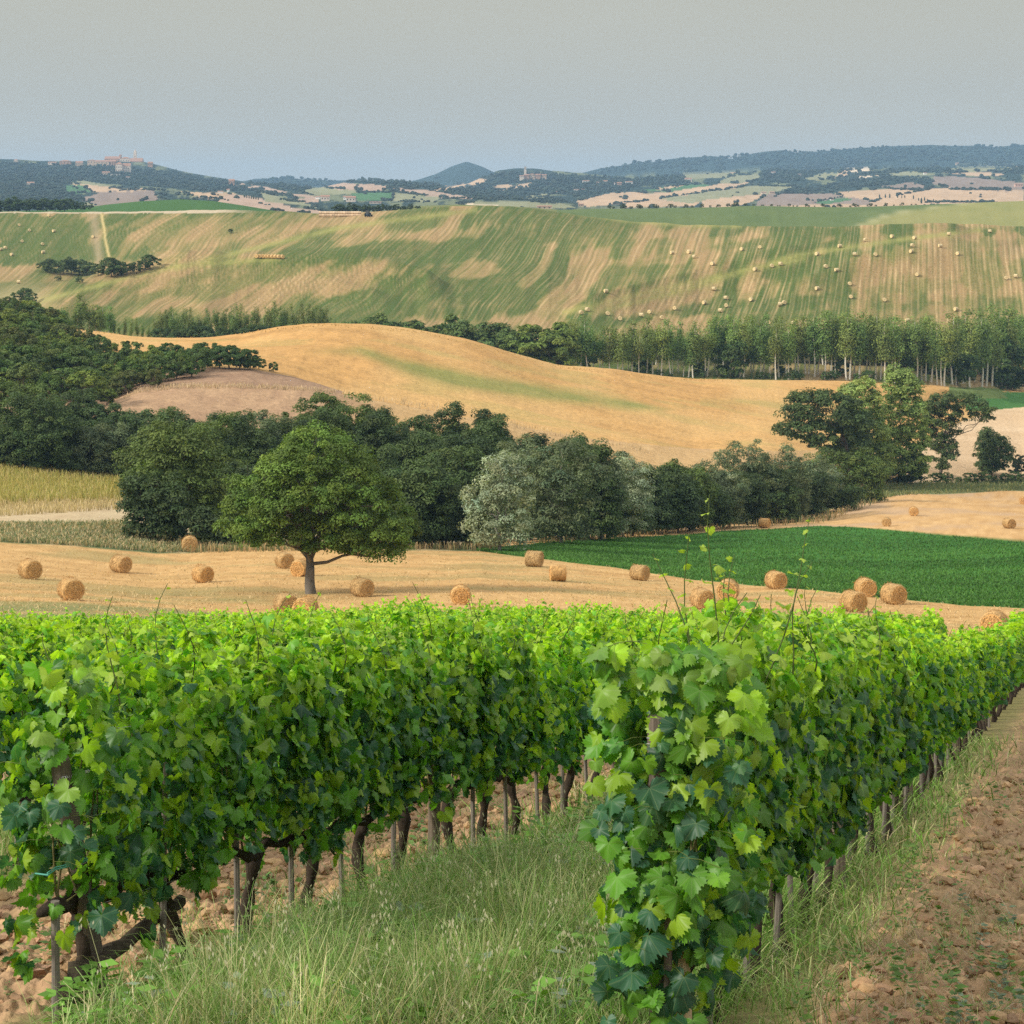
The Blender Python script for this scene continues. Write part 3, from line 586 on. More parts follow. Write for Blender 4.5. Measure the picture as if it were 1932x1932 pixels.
near_b = [  # column, foot row, height in rows, turn of its round end away from the viewer (deg), label
 (57,1093,36.6,-38,'golden round straw bale standing alone at the far left of the stubble'),
 (228,1081,32.5,-48,'round bale left of the single bale by the dark bushes, upper of the left group'),
 (134,1133,42,-30,'largest straw bale at the left, on the greenish stubble above the vines'),
 (358,1041,29,-12,'round bale against the dark bushes at the upper edge of the stubble'),
 (383,1100,32.5,-40,'straw bale midway between the left bales and the lone oak'),
 (537,1073,30,-30,'straw bale just left of the oak trunk'),
 (567,1088,31,20,'straw bale partly hidden behind the oak trunk'),
 (540,1160,40,-25,'left of two bales behind the vine tops under the oak'),
 (576,1168,40,20,'right of two bales behind the vine tops under the oak'),
 (683.5,1126.5,35.5,-38,'straw bale to the right of the oak trunk'),
 (869,1141,36,-4,'reddish bale showing its round end square on, in the middle of the stubble'),
 (1008,1070,30,-68,'pale bale seen from its side near the tip of the green field'),
 (1052.5,1097.5,30,85,'narrow ragged bale below the tip of the green field'),
 (1207,1096,29.5,-52,'bale by the lower edge of the green field, left part'),
 (1442.6,997,18.5,-60,'small bale at the foot of the grey-green bushes beyond the green field'),
 (1672.6,994,17,10,'small bale half sunk behind the far edge of the green field'),
 (1724,974,17,5,'small round bale highest on the far stubble'),
 (1904,998,20,-200,'small bale on the far stubble near the right edge'),
 (1931,952.5,14.5,10,'tiny bale cut by the right border on the far stubble'),
 (1326,1150,39,-20,'left bale of the pair behind the tall vine shoots'),
 (1373,1134,40,8,'right bale of the pair behind the tall vine shoots'),
 (1464,1112,33.5,-25,'bright bale touching the lower edge of the green field'),
 (1610,1155,40,-28,'lower left bale of the three grouped at the right'),
 (1633,1126.5,35,-12,'upper bale of the three grouped at the right'),
 (1686,1141,39,-25,'biggest bale, rightmost of the three grouped by the green field'),
 (1876,1200,46,25,'bale behind the last vines near the right border'),
]
bi = 0
for px, py, hgt, ang, lab in near_b:
    if py > 1150: P = None
    Yb = 2*BR*FL/hgt; p = spot(px, py-1, 90, 450)
    Yb2 = p[1]
    X_ = (px-CX)/FL*Yb2; zg = ground_z(X_, Yb2)[0]
    o = bproto[bi % 5].copy(); C.objects.link(o); bi += 1
    sc_ = hgt*Yb2/FL/(2*BR); sc_ = min(max(sc_, .85), 1.2)
    o.location = (X_, Yb2, zg+BR*sc_*.95); o.rotation_euler = (0, bi*1.3, 0)
    o.rotation_euler = (0, 0, math.radians(-ang)); o.scale = (sc_,)*3
    o.color = (1+.1*math.sin(bi*3), 1+.06*math.sin(bi*3), 1, 1)
    setp(o, label=lab, category='straw bale', group='round straw bales on the near stubble')
far_b = [(1348,0,[(83,670),(112,698),(212,737),(374,656),(474,645),(447,768),(540,749),(588,738),(790,683),(915,640),(1057,606),(1203,586),(1328,594),(1316,636),(1310,669),(997,685),(1112,686),(838,752),(897,772),(970,848),(790,874),(976,920),(1162,937),(1342,797),(1470,639),(1567,681),(1518,573),(1744,557),(1834,816),(1887,806),(1556,989),(1287,1050),(655,1067),(608,952),(585,962),(425,935),(287,926),(287,968),(257,996),(167,953),(220,876),(521,1062),(252,1092),(6,983)]),
         (680,0,[(1468,890),(1366,991),(1332,1008),(1478,1013),(1546,1041),(1665,1022),(1709,1004),(1777,1036),(1848,983),(1834,676),(1924,673)]),
         (0,1,[(106,521),(163,551),(297,555),(270,468),(122,611),(235,627),(238,672),(30,647),(6,656),(64,685),(514,586),(104,838)])]
lp = [bale_mesh(.7, 1.25, 300+i, False).build('straw_bale', M['straw'], link=False) for i in range(3)]
for x0, side, lst in far_b:
    for zx, zy in sorted(lst):
        px = (x0+zx*.3623)*.9434; py = (260+zy*.3623)*.9434+3.5
        p = spot(px, py, 620, 1150)
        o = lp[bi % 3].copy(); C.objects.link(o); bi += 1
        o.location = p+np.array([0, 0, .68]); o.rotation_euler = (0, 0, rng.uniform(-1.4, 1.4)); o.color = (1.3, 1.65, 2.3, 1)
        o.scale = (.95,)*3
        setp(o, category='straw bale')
        o['tmp'] = px; o['side'] = side
fb = sorted([o for o in C.objects if 'tmp' in o], key=lambda o: o['tmp'])
cnt = {0: 0, 1: 0}
for o in fb:
    cnt[o['side']] += 1
    if o['side']: o['label'] = 'tiny white bale on the far green meadow, %s from the left' % ordn(cnt[1]); o['group'] = 'white bales on the far left meadow'
    else: o['label'] = 'tiny pale bale on the far striped hill, %s from the left' % ordn(cnt[0]); o['group'] = 'pale bales on the striped hill'
    del o['tmp']; del o['side']
for i in range(9):    # the bales stacked in line on the hill
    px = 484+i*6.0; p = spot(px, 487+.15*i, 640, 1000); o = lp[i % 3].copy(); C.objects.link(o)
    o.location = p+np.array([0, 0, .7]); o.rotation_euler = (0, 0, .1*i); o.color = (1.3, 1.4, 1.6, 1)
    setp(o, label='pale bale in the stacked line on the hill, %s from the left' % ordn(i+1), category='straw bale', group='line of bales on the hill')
# ------------------------------------------------------------------ trees
def leaves(P, Nn, size, colr, g, squash=.75):
    """one small folded leaf spray per point"""
    n = len(P); Nn = Nn/(np.linalg.norm(Nn, axis=1)[:, None]+1e-9); r_ = g.normal(0, 1, (n, 3)); T = np.cross(Nn, r_); T /= np.linalg.norm(T, axis=1)[:, None]+1e-9
    B = np.cross(Nn, T); s_ = np.broadcast_to(size, (n,))[:, None]
    V = np.stack([P-T*s_, P-B*s_*squash*.6+Nn*s_*.15, P+T*s_, P+B*s_*squash*.6+Nn*s_*.15], 1).reshape(-1, 3)
    return V, np.arange(4*n).reshape(-1, 4), np.repeat(colr, 4, 0)
def polydist(px, py, P):
    P = np.asarray(P, float); Q = np.roll(P, -1, 0); d_ = np.full(np.shape(px), 1e9)
    for a, b in zip(P, Q):
        ab = b-a; t = np.clip(((px-a[0])*ab[0]+(py-a[1])*ab[1])/(ab@ab+1e-9), 0, 1)
        d_ = np.minimum(d_, np.hypot(px-a[0]-t*ab[0], py-a[1]-t*ab[1]))
    return d_
def crown(poly, nleaf, lsz, c, g, clump=.9, depth=1.0, cvar=.35, per=75):
    """crown inside an outline (x,z), as deep as it is wide: clumps of leaves on and in the volume"""
    poly = np.asarray(poly, float); lo, hi = poly.min(0), poly.max(0); Rm = .5*(hi-lo).min()
    ncl = int(nleaf/per); xs_, zs_ = [], []
    x = g.uniform(lo[0], hi[0], ncl*12); z = g.uniform(lo[1], hi[1], ncl*12); ok = inpoly(x, z, poly); x, z = x[ok], z[ok]
    dd = polydist(x, z, poly); R_ = max(dd.max(), .1)
    hd = depth*np.sqrt(np.clip(dd*(2*R_-dd), 0, None))
    u = g.uniform(-1, 1, len(x)); y = np.sign(u)*np.abs(u)**.45*hd
    keep = dd > clump*.45; x, y, z, dd = x[keep][:ncl], y[keep][:ncl], z[keep][:ncl], dd[keep][:ncl]
    if len(x) > 3:   # drop clumps that hang on nothing
        Q_ = np.c_[x, y, z]; dn = np.sort(np.linalg.norm(Q_[:, None]-Q_[None], axis=2), axis=1)[:, min(3, len(x)-1)]; kk = dn < 1.9*np.median(dn)
        if kk.sum() > 3: x, y, z = x[kk], y[kk], z[kk]
    cen = np.array([poly[:, 0].mean(), 0, lo[1]+.45*(hi[1]-lo[1])])
    P, Nn, Cc = [], [], []
    per = int(nleaf/max(len(x), 1))
    for i in range(len(x)):
        r_ = clump*(.55+.8*g.random()); c0 = np.array([x[i], y[i], z[i]])
        v = g.normal(0, 1, (per, 3)); v /= np.linalg.norm(v, axis=1)[:, None]; v[:, 2] = np.where(v[:, 2] < -.35, -v[:, 2], v[:, 2])
        rad = r_*(.45+.6*g.random(per)**.6)[:, None]; p = c0+v*rad*np.array([1, 1, .75])
        out_ = (c0-cen); out_ /= np.linalg.norm(out_)+1e-9
        P.append(p); Nn.append(v*.9+out_*.35+np.array([0, 0, .55])+g.normal(0, .45, (per, 3)))
        tone = (1-cvar/2+cvar*g.random())
        hue = g.normal(0, .06); Cc.append(np.array(c)*tone*np.array([1+hue, 1, 1-hue])*(.8+.4*g.random((per, 1))))
    P, Nn, Cc = np.concatenate(P), np.concatenate(Nn), np.concatenate(Cc)
    return leaves(P, Nn, lsz*(.7+.6*g.random(len(P))), Cc, g), np.c_[x, y, z]
def branch(mb, p0, p1, r0, r1, g, n=7, wob=.06, c=(.12, .095, .07), sides=6):
    t = np.linspace(0, 1, n)[:, None]; P = np.array(p0)*(1-t)+np.array(p1)*t; L_ = np.linalg.norm(np.array(p1)-np.array(p0))
    P[1:-1] += g.normal(0, wob*L_, (n-2, 3))*np.array([1, 1, .5]); P[:, 2] += (t*(1-t))[:, 0]*L_*.15
    mb.tube(P, r0+(r1-r0)*t[:, 0]**.8, sides, c); return P
def make_tree(name, base, poly, nleaf, lsz, c, seed, trunk_r=.3, fork=.25, nl=7, clump=.9, depth=1.0, barkc=(.12, .095, .07), link=True, leafmat='leaf', cvar=.35, trunk_top=None, per=75, straight=False, jag=.22, **k):
    g = np.random.default_rng(seed)
    poly = np.asarray(poly, float)
    if jag:   # break the outline into uneven boughs
        q = []; 
        for a_, b_ in zip(poly, np.roll(poly, -1, 0)):
            m_ = max(int(np.linalg.norm(b_-a_)/.7), 1)
            for t_ in range(m_): q.append(a_+(b_-a_)*t_/m_)
        q = np.array(q); c_ = q.mean(0); r_ = 1+jag*(fbm(np.arange(len(q))/3.1+seed, 0*q[:, 0]+seed, 5, 3)-.5); poly = c_+(q-c_)*r_[:, None]; poly[:, 1] = np.maximum(poly[:, 1], .2)
    lo, hi = poly.min(0), poly.max(0); H = hi[1]
    root = bpy.data.objects.new(name, None); root.location = base; root.empty_display_size = .5
    if link: C.objects.link(root)
    setp(root, **k)
    (V, F, Cc), cl = crown(poly, nleaf, lsz, c, g, clump, depth, cvar, per)
    cr_ = mk('crown', V, F, M[leafmat], col=Cc, parent=root, link=link)
    mb = MB(); cx = poly[:, 0].mean(); fz = max(H*fork, .3)
    tx = np.array([0, 0, -.4]); f0 = np.array([(.02 if straight else .25)*cx, 0, fz])
    branch(mb, tx, f0, trunk_r*1.25, trunk_r*.85, g, 6, .02, barkc, 9)
    top = np.array(trunk_top if trunk_top is not None else [cx*.8, 0, H*.82]); branch(mb, f0, top, trunk_r*.8, trunk_r*.12, g, 8, .04, barkc)
    sel = cl[g.choice(len(cl), min(nl, len(cl)), replace=False)]
    for p in sel:
        s0 = f0+(top-f0)*g.random()*.5; Pm = branch(mb, s0, p, trunk_r*.42, trunk_r*.08, g, 7, .05, barkc, 5)
        for q in range(2):
            near_ = cl[np.argsort(np.linalg.norm(cl-Pm[4], axis=1))[g.integers(2, min(14, len(cl)))]]
            branch(mb, Pm[4], near_, trunk_r*.16, trunk_r*.04, g, 5, .05, barkc, 4)
    mb.build('trunk', M['bark'], parent=root, link=link, smooth=True)
    return root
def bush(w_, h_, g, n=30):
    """outline of a crown that reaches the ground"""
    a = np.linspace(-.12*PI, 1.12*PI, n); r_ = 1+.10*g.normal(0, 1, n)*np.clip(np.sin(a), .2, 1)+.07*np.sin(3*a+g.random()*6)
    x = np.sign(np.cos(a))*np.abs(np.cos(a))**.75*w_/2*r_*(1-.12*(np.sin(a) < .1)); z = np.sign(np.sin(a))*np.abs(np.sin(a))**.8
    return np.c_[x, np.clip(h_*.30+h_*.70*z*r_, 0, None)]
def blob(w_, h_, g, zb=0, n=22, j=.13, flat=1.0):
    a = np.arange(n)*2*PI/n; r_ = 1+g.normal(0, j, n)*.6+.08*np.sin(3*a+g.random()*6)
    x = np.cos(a)*w_/2*r_; z = np.sin(a); z = np.where(z > 0, z**flat if flat != 1 else z, z)
    return np.c_[x, zb+h_/2+(h_/2)*z*r_]
# --- the lone oak
b = spot(585, 1120, 110, 200); YO = b[1]; mpp = YO/FL
oak_px = [(470,905),(495,850),(540,812),(600,806),(640,815),(672,845),(700,862),(715,890),(745,905),(755,930),(770,955),(800,985),(804,1012),(795,1030),(770,1030),(765,1058),(740,1064),(715,1052),(690,1062),(660,1060),(640,1042),(612,1030),(585,1045),(560,1035),(520,1035),(470,1040),(430,1020),(418,985),(430,945),(425,915),(440,890)]
oak = make_tree('oak_tree', tuple(b), [((x-585)*mpp, (1120-y)*mpp) for x, y in oak_px], 80000, .108, (.12, .19, .031), 11, trunk_r=.33, fork=.16, nl=26, straight=True, clump=.68, depth=.85, cvar=.8, per=150, jag=.22, barkc=(.17, .15, .125),
    label='large lone oak with a leaning grey trunk standing on the stubble among bales', category='oak tree')
# --- the belt of trees and bushes across the middle
DK = (.055, .086, .026); OK_ = (.105, .15, .032); SV = (.29, .33, .20); GG = (.13, .165, .075); LT = (.11, .145, .045); BG = (.075, .115, .032)
belt = [ # column, top, foot, width, colour, label, distance (0: where the foot meets the ground)
 (12,800,886,130,BG,'dark tree at the left border above the yellow grass',0),(70,738,890,150,BG,'second tree from the left border above the yellow grass',0),
 (150,790,897,120,GG,'low grey-green tree above the yellow grass, third from the left',0),(212,800,903,115,GG,'rounded grey-green tree above the yellow grass, fourth from the left',0),
 (262,792,906,105,DK,'dark tree ending the row above the yellow grass',0),(35,705,870,155,OK_,'tall bright-topped tree in the left wood, nearest the border',300),(120,735,870,150,BG,'dark crown behind the yellow-grass row, left',306),
 (185,745,880,140,BG,'dark crown behind the yellow-grass row, below the shrub slope',303),(262,770,890,110,BG,'dark crown below the pink mound',300),
 (345,782,1012,165,OK_,'tall dark tree left of the lone oak',0),(292,880,1022,115,DK,'low bush at the left end of the dark belt',0),
 (415,775,985,150,OK_,'dark tree crown behind the oak, upper left',262),(500,758,985,165,GG,'dark round crown above the lone oak, left of centre',266),(590,745,985,165,OK_,'broad green crown right above the lone oak',270),
 (668,737,985,165,OK_,'highest green crown behind the lone oak, right of centre',272),(745,768,985,150,BG,'dark crown to the right behind the lone oak',268),(838,768,990,150,DK,'near-black round crown at the top of the dark belt',274),
 (905,778,990,120,DK,'dark crown tapering towards the silver willow',274),
 (470,850,1026,140,DK,'dark bush showing left under the oak',222),(780,850,1030,140,BG,'dark bush to the right of the oak crown',0),(832,880,1030,110,DK,'dark narrow bush between the oak and the silver willow',0),(870,830,1010,110,BG,'dark tree behind the silver willow, left side',240),
 (700,840,1015,150,BG,'shaded bush directly behind the oak crown',235),
 (943,850,1018,120,SV,'pale silver willow, brightest tree of the belt',208),(1000,825,1005,130,GG,'grey-green tree behind the silver willow, right side',240),
 (1058,818,1026,145,GG,'grey willow with bare pale branches',0),(1110,838,1020,115,BG,'dark tree between two silvery willows',236),(1175,858,1014,105,SV,'silvery willow right of the bare-branched one',0),
 (1135,870,1020,90,GG,'grey-green bush at the foot of the silvery willows',0),(1225,880,1008,70,DK,'dark gap bush beside the silvery willow',0),
 (1278,866,1003,115,OK_,'dark green round bush in the middle of the right belt',0),(1340,872,998,115,GG,'silver-edged bush right of the dark round one',0),(1365,890,995,70,SV,'small silvery bush in the right belt',0),
 (1408,842,988,125,GG,'tall grey-green bush above the small bale',0),(1470,850,985,115,GG,'round grey-green bush right of the tallest one',0),(1448,925,982,42,SV,'small silver shrub behind the small bale',0),
 (1520,862,970,105,GG,'grey-green bush near the right end of the belt',0),(1556,880,966,70,SV,'silvery small tree near the right end of the belt',0),(1598,838,952,135,OK_,'round dark bush in front of the tall poplars',0),
]
for q_, (fx, ft, fy) in enumerate([(60,770,292),(140,785,295),(230,785,292),(310,778,262),(378,772,255),(455,770,258),(545,765,262),(620,765,262),(705,768,262),(790,785,258),(860,798,256),(930,798,262),(1000,818,266),(1080,832,268),(1150,852,270),(1215,890,268),(1255,880,270),(1310,885,282),(1375,885,292),(1440,880,305),(1500,885,318),(1550,890,335)]):
    belt.append((fx, ft, 990, 125, BG if q_ % 2 else DK, 'shaded tree deep inside the belt, %s of the inner row from the left' % ordn(q_+1), fy))
for q_, (fx, ft, fy) in enumerate([(290,800,245),(350,800,245),(405,790,240),(455,785,278),(530,775,282),(610,760,284),(690,765,284),(770,785,284),(835,790,280),(900,800,280)]):
    belt.append((fx, ft, 990, 120, OK_, 'tree closing the gaps of the belt behind the lone oak, %s from the left' % ordn(q_+1), fy))
for q_, fx in enumerate(list(range(375, 480, 34))+list(range(640, 900, 40))+list(range(985, 1300, 42))):
    belt.append((fx, 955+12*(q_ % 3)-.05*(fx-600)*(fx > 900), 1033 if fx < 900 else 1029-.06*(fx-900), 62, DK, 'low dark bush along the foot of the belt, %s from the left' % ordn(q_+1), 0))
for i, (px, top, foot, wd, c, lab, Yd) in enumerate(belt):
    g = np.random.default_rng(900+i)
    if Yd: X_ = (px-CX)/FL*Yd; p = np.array([X_, Yd, ground_z(X_, Yd)[0]])
    else: p = spot(px, foot, 150, 460)
    m_ = p[1]/FL; H = (HZ-top)*m_-p[2]; W_m = wd*m_
    W_m *= 1.22; area = W_m*H; n = int(min(30000, 215*area))
    sh = c is not SV and c is not GG
    make_tree('willow' if c in (SV, GG) else 'broadleaf_tree', tuple(p), bush(W_m, H*(.93 if px < 870 else 1.0), g), n, .18 if sh else .15, np.array(c)*1.0, 900+i, trunk_r=.16, fork=.12, nl=5, clump=.85, depth=.8, cvar=.6, per=80,
        barkc=(.30, .27, .23) if not sh else (.1, .08, .06), label=lab, category='willow' if c in (SV, GG) else 'tree', group='trees and bushes in the belt across the valley')
# --- right-hand cluster
def pxtree(px, foot, poly, **k):
    p = spot(px, foot, 300, 480); m_ = p[1]/FL
    return make_tree(k.pop('name'), tuple(p), [((x-px)*m_, (HZ-y)*m_-p[2]) for x, y in poly], **k)
pxtree(1608, 925, [(1458,800),(1480,760),(1500,740),(1560,733),(1600,745),(1650,775),(1640,860),(1590,880),(1560,860),(1530,858),(1515,840),(1495,835),(1470,825)], name='oak_tree', nleaf=20000, lsz=.30, cvar=.6, c=(.07, .105, .03), seed=31, trunk_r=.35, fork=.45, clump=1.3, per=90, label='dark oak left of the tall poplars at the right', category='oak tree')
pxtree(1640, 915, [(1590,900),(1572,840),(1578,780),(1590,735),(1612,704),(1640,712),(1662,745),(1668,790),(1690,850),(1685,905)], name='poplar_tree', nleaf=27000, lsz=.29, cvar=.6, c=(.25, .32, .085), seed=32, trunk_r=.16, fork=.5, clump=1.15, per=90, depth=.8, label='left of the two tall light-green poplars at the right', category='poplar')
pxtree(1700, 912, [(1650,905),(1645,830),(1648,770),(1662,735),(1678,700),(1702,684),(1728,708),(1745,750),(1756,820),(1750,900)], name='poplar_tree', nleaf=27000, lsz=.29, cvar=.6, c=(.23, .31, .08), seed=33, trunk_r=.17, fork=.45, clump=1.15, per=90, depth=.8, barkc=(.3, .28, .24), label='right of the two tall light-green poplars at the right', category='poplar')
pxtree(1716, 914, [(1690,912),(1690,880),(1705,850),(1740,845),(1748,880),(1742,912)], name='shrub', nleaf=6000, lsz=.24, c=DK, seed=34, trunk_r=.1, fork=.2, clump=.6, label='dark bush at the foot of the tall poplars', category='shrub')
pxtree(1774, 898, [(1740,760),(1760,742),(1800,736),(1845,742),(1868,760),(1880,795),(1855,800),(1840,795),(1828,790),(1810,802),(1822,820),(1800,828),(1812,870),(1795,888),(1760,890),(1745,860),(1752,832),(1735,800)], name='oak_tree', nleaf=17000, lsz=.27, cvar=.6, c=(.085, .12, .034), seed=35, trunk_r=.3, fork=.3, nl=10, clump=1.0, per=90, depth=.8, label='sprawling oak with an arching right limb in front of pale stubble', category='oak tree')
pxtree(1871, 897, [(1838,865),(1842,835),(1860,805),(1890,808),(1905,840),(1912,870),(1895,892),(1850,892)], name='broadleaf_tree', nleaf=11000, lsz=.28, c=(.08, .115, .032), seed=36, trunk_r=.2, fork=.3, clump=1.0, per=60, label='small dark round tree near the right border', category='tree')
pxtree(1925, 900, [(1905,895),(1908,870),(1925,858),(1950,862),(1955,895)], name='shrub', nleaf=4000, lsz=.2, c=(.06, .08, .035), seed=37, trunk_r=.1, fork=.3, clump=.5, label='brownish bush cut by the right border', category='shrub')
# --- hedge rows, shrubs on the slope: copies of a few grown shrubs
def proto_set(n, W_m, H, nleaf, lsz, c, seed, name='shrub', **k):
    L_ = []
    for i in range(n):
        g = np.random.default_rng(seed+i)
        r = make_tree(name, (0, 0, 0), bush(W_m, H, g, 22), nleaf, lsz, c, seed+i, link=False, **k)
        L_.append((r, [o for o in bpy.data.objects if o.parent == r]))
    return L_
def plant(pr, loc, sc, rz, tint, **k):
    r, ch = pr; o = r.copy(); C.objects.link(o); o.location = loc; o.rotation_euler = (0, 0, rz); o.scale = sc if hasattr(sc, '__len__') else (sc,)*3
    for c_ in ch:
        d_ = c_.copy(); C.objects.link(d_); d_.parent = o
        if c_.name.startswith('crown'): d_.color = (*tint, 1)
    setp(o, **k); return o
shr = proto_set(7, 5.4, 4.2, 3600, .2, (.12, .165, .042), 500, trunk_r=.12, fork=.2, nl=4, clump=.55, cvar=.5)
g = np.random.default_rng(55)
tints = [(.75, .85, .8), (1, 1, 1), (1.15, 1.1, .7), (.7, .75, .75), (1.3, 1.25, .8), (.95, .8, .8), (.8, .95, .7)]
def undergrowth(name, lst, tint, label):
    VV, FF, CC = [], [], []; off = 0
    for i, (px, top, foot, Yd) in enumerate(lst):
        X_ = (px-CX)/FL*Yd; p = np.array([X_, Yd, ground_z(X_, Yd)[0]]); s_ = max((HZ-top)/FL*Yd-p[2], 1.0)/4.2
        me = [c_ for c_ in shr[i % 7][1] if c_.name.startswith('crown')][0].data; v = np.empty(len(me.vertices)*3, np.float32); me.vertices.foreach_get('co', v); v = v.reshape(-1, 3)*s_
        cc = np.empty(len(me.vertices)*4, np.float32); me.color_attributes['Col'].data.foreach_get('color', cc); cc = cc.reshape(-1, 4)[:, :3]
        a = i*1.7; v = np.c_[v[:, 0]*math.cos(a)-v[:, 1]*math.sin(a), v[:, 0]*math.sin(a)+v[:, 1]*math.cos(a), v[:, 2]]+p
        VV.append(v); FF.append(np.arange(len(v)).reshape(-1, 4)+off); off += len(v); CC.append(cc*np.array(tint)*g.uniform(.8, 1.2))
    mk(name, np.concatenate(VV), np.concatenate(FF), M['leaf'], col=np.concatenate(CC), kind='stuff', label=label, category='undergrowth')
# shrub slope on the left
pts = []
slope = [(-90,560),(-40,572),(40,575),(70,590),(110,612),(170,640),(215,655),(255,668),(320,690),(378,712),(392,728),(350,736),(300,740),(235,748),(200,765),(150,780),(60,780),(-90,790)]
for py in range(585, 770, 13):
    for px in range(-70, 392, 31):
        x, y = px+g.uniform(-12, 12)+(py % 2)*14, py+g.uniform(-5, 5)
        if inpoly(np.array([x]), np.array([y]), slope)[0]: pts.append((x, y))
pts.sort()
for i, (x, y) in enumerate(pts):
    Yt = np.interp(y, [570, 620, 680, 740, 780], [478, 432, 395, 360, 335]); X_ = (x-CX)/FL*Yt
    p = np.array([X_, Yt, ground_z(X_, Yt)[0]]); zt = (HZ-y)/FL*Yt     # crown foot stays on the ground
    s_ = g.uniform(.8, 1.25)*(1.05 if x < 200 else .9)
    plant(shr[i % 7], p, (s_, s_, s_*g.uniform(.85, 1.15)), g.uniform(0, 6.28), tints[g.integers(0, 7)],
        label='evergreen shrub on the left scrub slope, %s from the left' % ordn(i+1) if i < 99 else 'evergreen shrub at the right tip of the left scrub slope', category='shrub', group='scrub on the left slope')
def shrubrow(lst, proto, group, lab, cat='shrub', Hp=4.2, ymin=300, ymax=800, tint=None):
    for i, (px, top, foot, Yd) in enumerate(lst):
        if Yd: X_ = (px-CX)/FL*Yd; p = np.array([X_, Yd, ground_z(X_, Yd)[0]])
        else: p = spot(px, foot, ymin, ymax)
        H = max((HZ-top)/FL*p[1]-p[2], 1.0); s_ = H/Hp
        plant(proto[i % len(proto)], p, (s_*g.uniform(.9, 1.25), s_, s_), g.uniform(0, 6.28), tint or tints[g.integers(0, 7)], label=lab % ordn(i+1), category=cat, group=group)
shrubrow([(300,652,690,0),(318,648,690,0),(343,650,692,0),(368,653,693,0),(392,648,693,0),(414,650,695,0),(432,650,696,0),(452,656,697,0),(472,660,697,0),(488,672,697,0),(516,684,702,0)], shr, 'dark bushes between the mounds and the wheat', 'dark bush between the mound and the wheat hill, %s from the left', tint=(.6, .75, .75))
shrubrow([(1655+i*22, 893+6*math.sin(i*2), 912, 0) for i in range(13)], shr, 'low dark hedge under the right oaks', 'low dark hedge bush under the right oaks, %s from the left', tint=(.6, .7, .7))
shrubrow([(660+i*19+6*math.sin(i*5), 603+9*math.sin(i*1.7)+i*.8, 640, 572) for i in range(17)], shr, 'scrub behind the crest of the wheat hill', 'scrubby tree behind the wheat crest, %s from the left', tint=(.95, 1, .9))
shrubrow([(985,628,680,568),(1003,615,680,570),(1022,612,680,568),(1040,618,680,570),(1052,632,690,566)], shr, 'green trees left of the right poplar belt', 'bushy green tree beside the poplar belt, %s from the left', tint=(1.2, 1.2, .8))
shrubrow([(85,490,512,0),(100,488,516,0),(120,486,518,0),(135,487,518,0),(150,490,518,0),(165,494,520,0),(185,495,520,0),(210,484,522,0),(222,492,520,0),(240,496,518,0),(258,494,515,0),(270,492,510,0),(110,520,530,0),(150,522,534,0)], shr, 'bushes in the far gully', 'bush in the far gully on the left, %s from the left', ymin=700, ymax=1000, tint=(.7, .75, .8))
shrubrow([(283,479,508,0)], shr, 'lone trees on the far hill', 'round lone tree at the edge of the far hill%.0s', cat='tree', ymin=700, ymax=1000, tint=(.6, .7, .6))
shrubrow([(435,431,440,0)], shr, 'lone trees on the far hill', 'tiny lone tree high on the striped hill%.0s', cat='tree', ymin=800, ymax=1100, tint=(.6, .7, .6))
shrubrow([(42,542,572,0),(58,552,575,0)], shr, 'trees at the nose of the far hill', 'grey-green tree at the nose of the far hill, %s from the left', cat='tree', ymin=640, ymax=900, tint=(.7, .8, .8))
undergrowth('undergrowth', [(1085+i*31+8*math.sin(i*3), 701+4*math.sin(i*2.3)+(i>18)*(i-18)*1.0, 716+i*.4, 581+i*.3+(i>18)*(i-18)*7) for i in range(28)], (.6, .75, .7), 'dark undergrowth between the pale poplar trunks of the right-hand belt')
# --- poplar belts
def pop_proto(i):
    g = np.random.default_rng(700+i); H = 17.0; root = bpy.data.objects.new('poplar_tree', None)
    mb = MB(); cl = []
    lean = g.normal(0, .05); P = np.array([[lean*z+.25*math.sin(z*.35+i), .2*math.sin(z*.3+i*2), z] for z in np.linspace(-.5, H*.92, 12)])
    mb.tube(P, np.linspace(.26, .04, 12), 6, (.62, .58, .49))
    for k in range(9):
        z0 = H*g.uniform(.34, .84); a = g.random()*6.28; ln = g.uniform(1.8, 4.2)*(1.2-z0/H); q = int(z0/H*11)
        p1 = P[q]+np.array([math.cos(a)*ln*.55, math.sin(a)*ln*.55, ln]); branch(mb, P[q], p1, .08, .02, g, 5, .03, (.62, .58, .48), 4); cl += [p1, (P[q]+p1)/2+g.normal(0, .3, 3)]
    for z0 in np.linspace(H*.5, H*.95, 8): cl.append(np.array([lean*z0+g.normal(0, .7), g.normal(0, .7), z0]))
    
    PP, NN = [], []
    for c0 in cl:
        n = int(g.uniform(40, 130)); v = g.normal(0, 1, (n, 3)); PP.append(c0+v*np.array([.8, .8, .8])*g.uniform(.7, 1.35)); NN.append(v+np.array([0, 0, .8]))
    PP = np.concatenate(PP); NN = np.concatenate(NN); cc = np.array([.17, .245, .06])*(.65+.7*g.random((len(PP), 1)))
    V, F, Cc = leaves(PP, NN, .30*(.6+.7*g.random(len(PP))), cc, g)
    a = mk('crown', V, F, M['leaf'], col=Cc, parent=root, link=False); b_ = mb.build('trunk', M['bark'], parent=root, link=False)
    return root, [a, b_]
pops = [pop_proto(i) for i in range(7)]
g = np.random.default_rng(77)
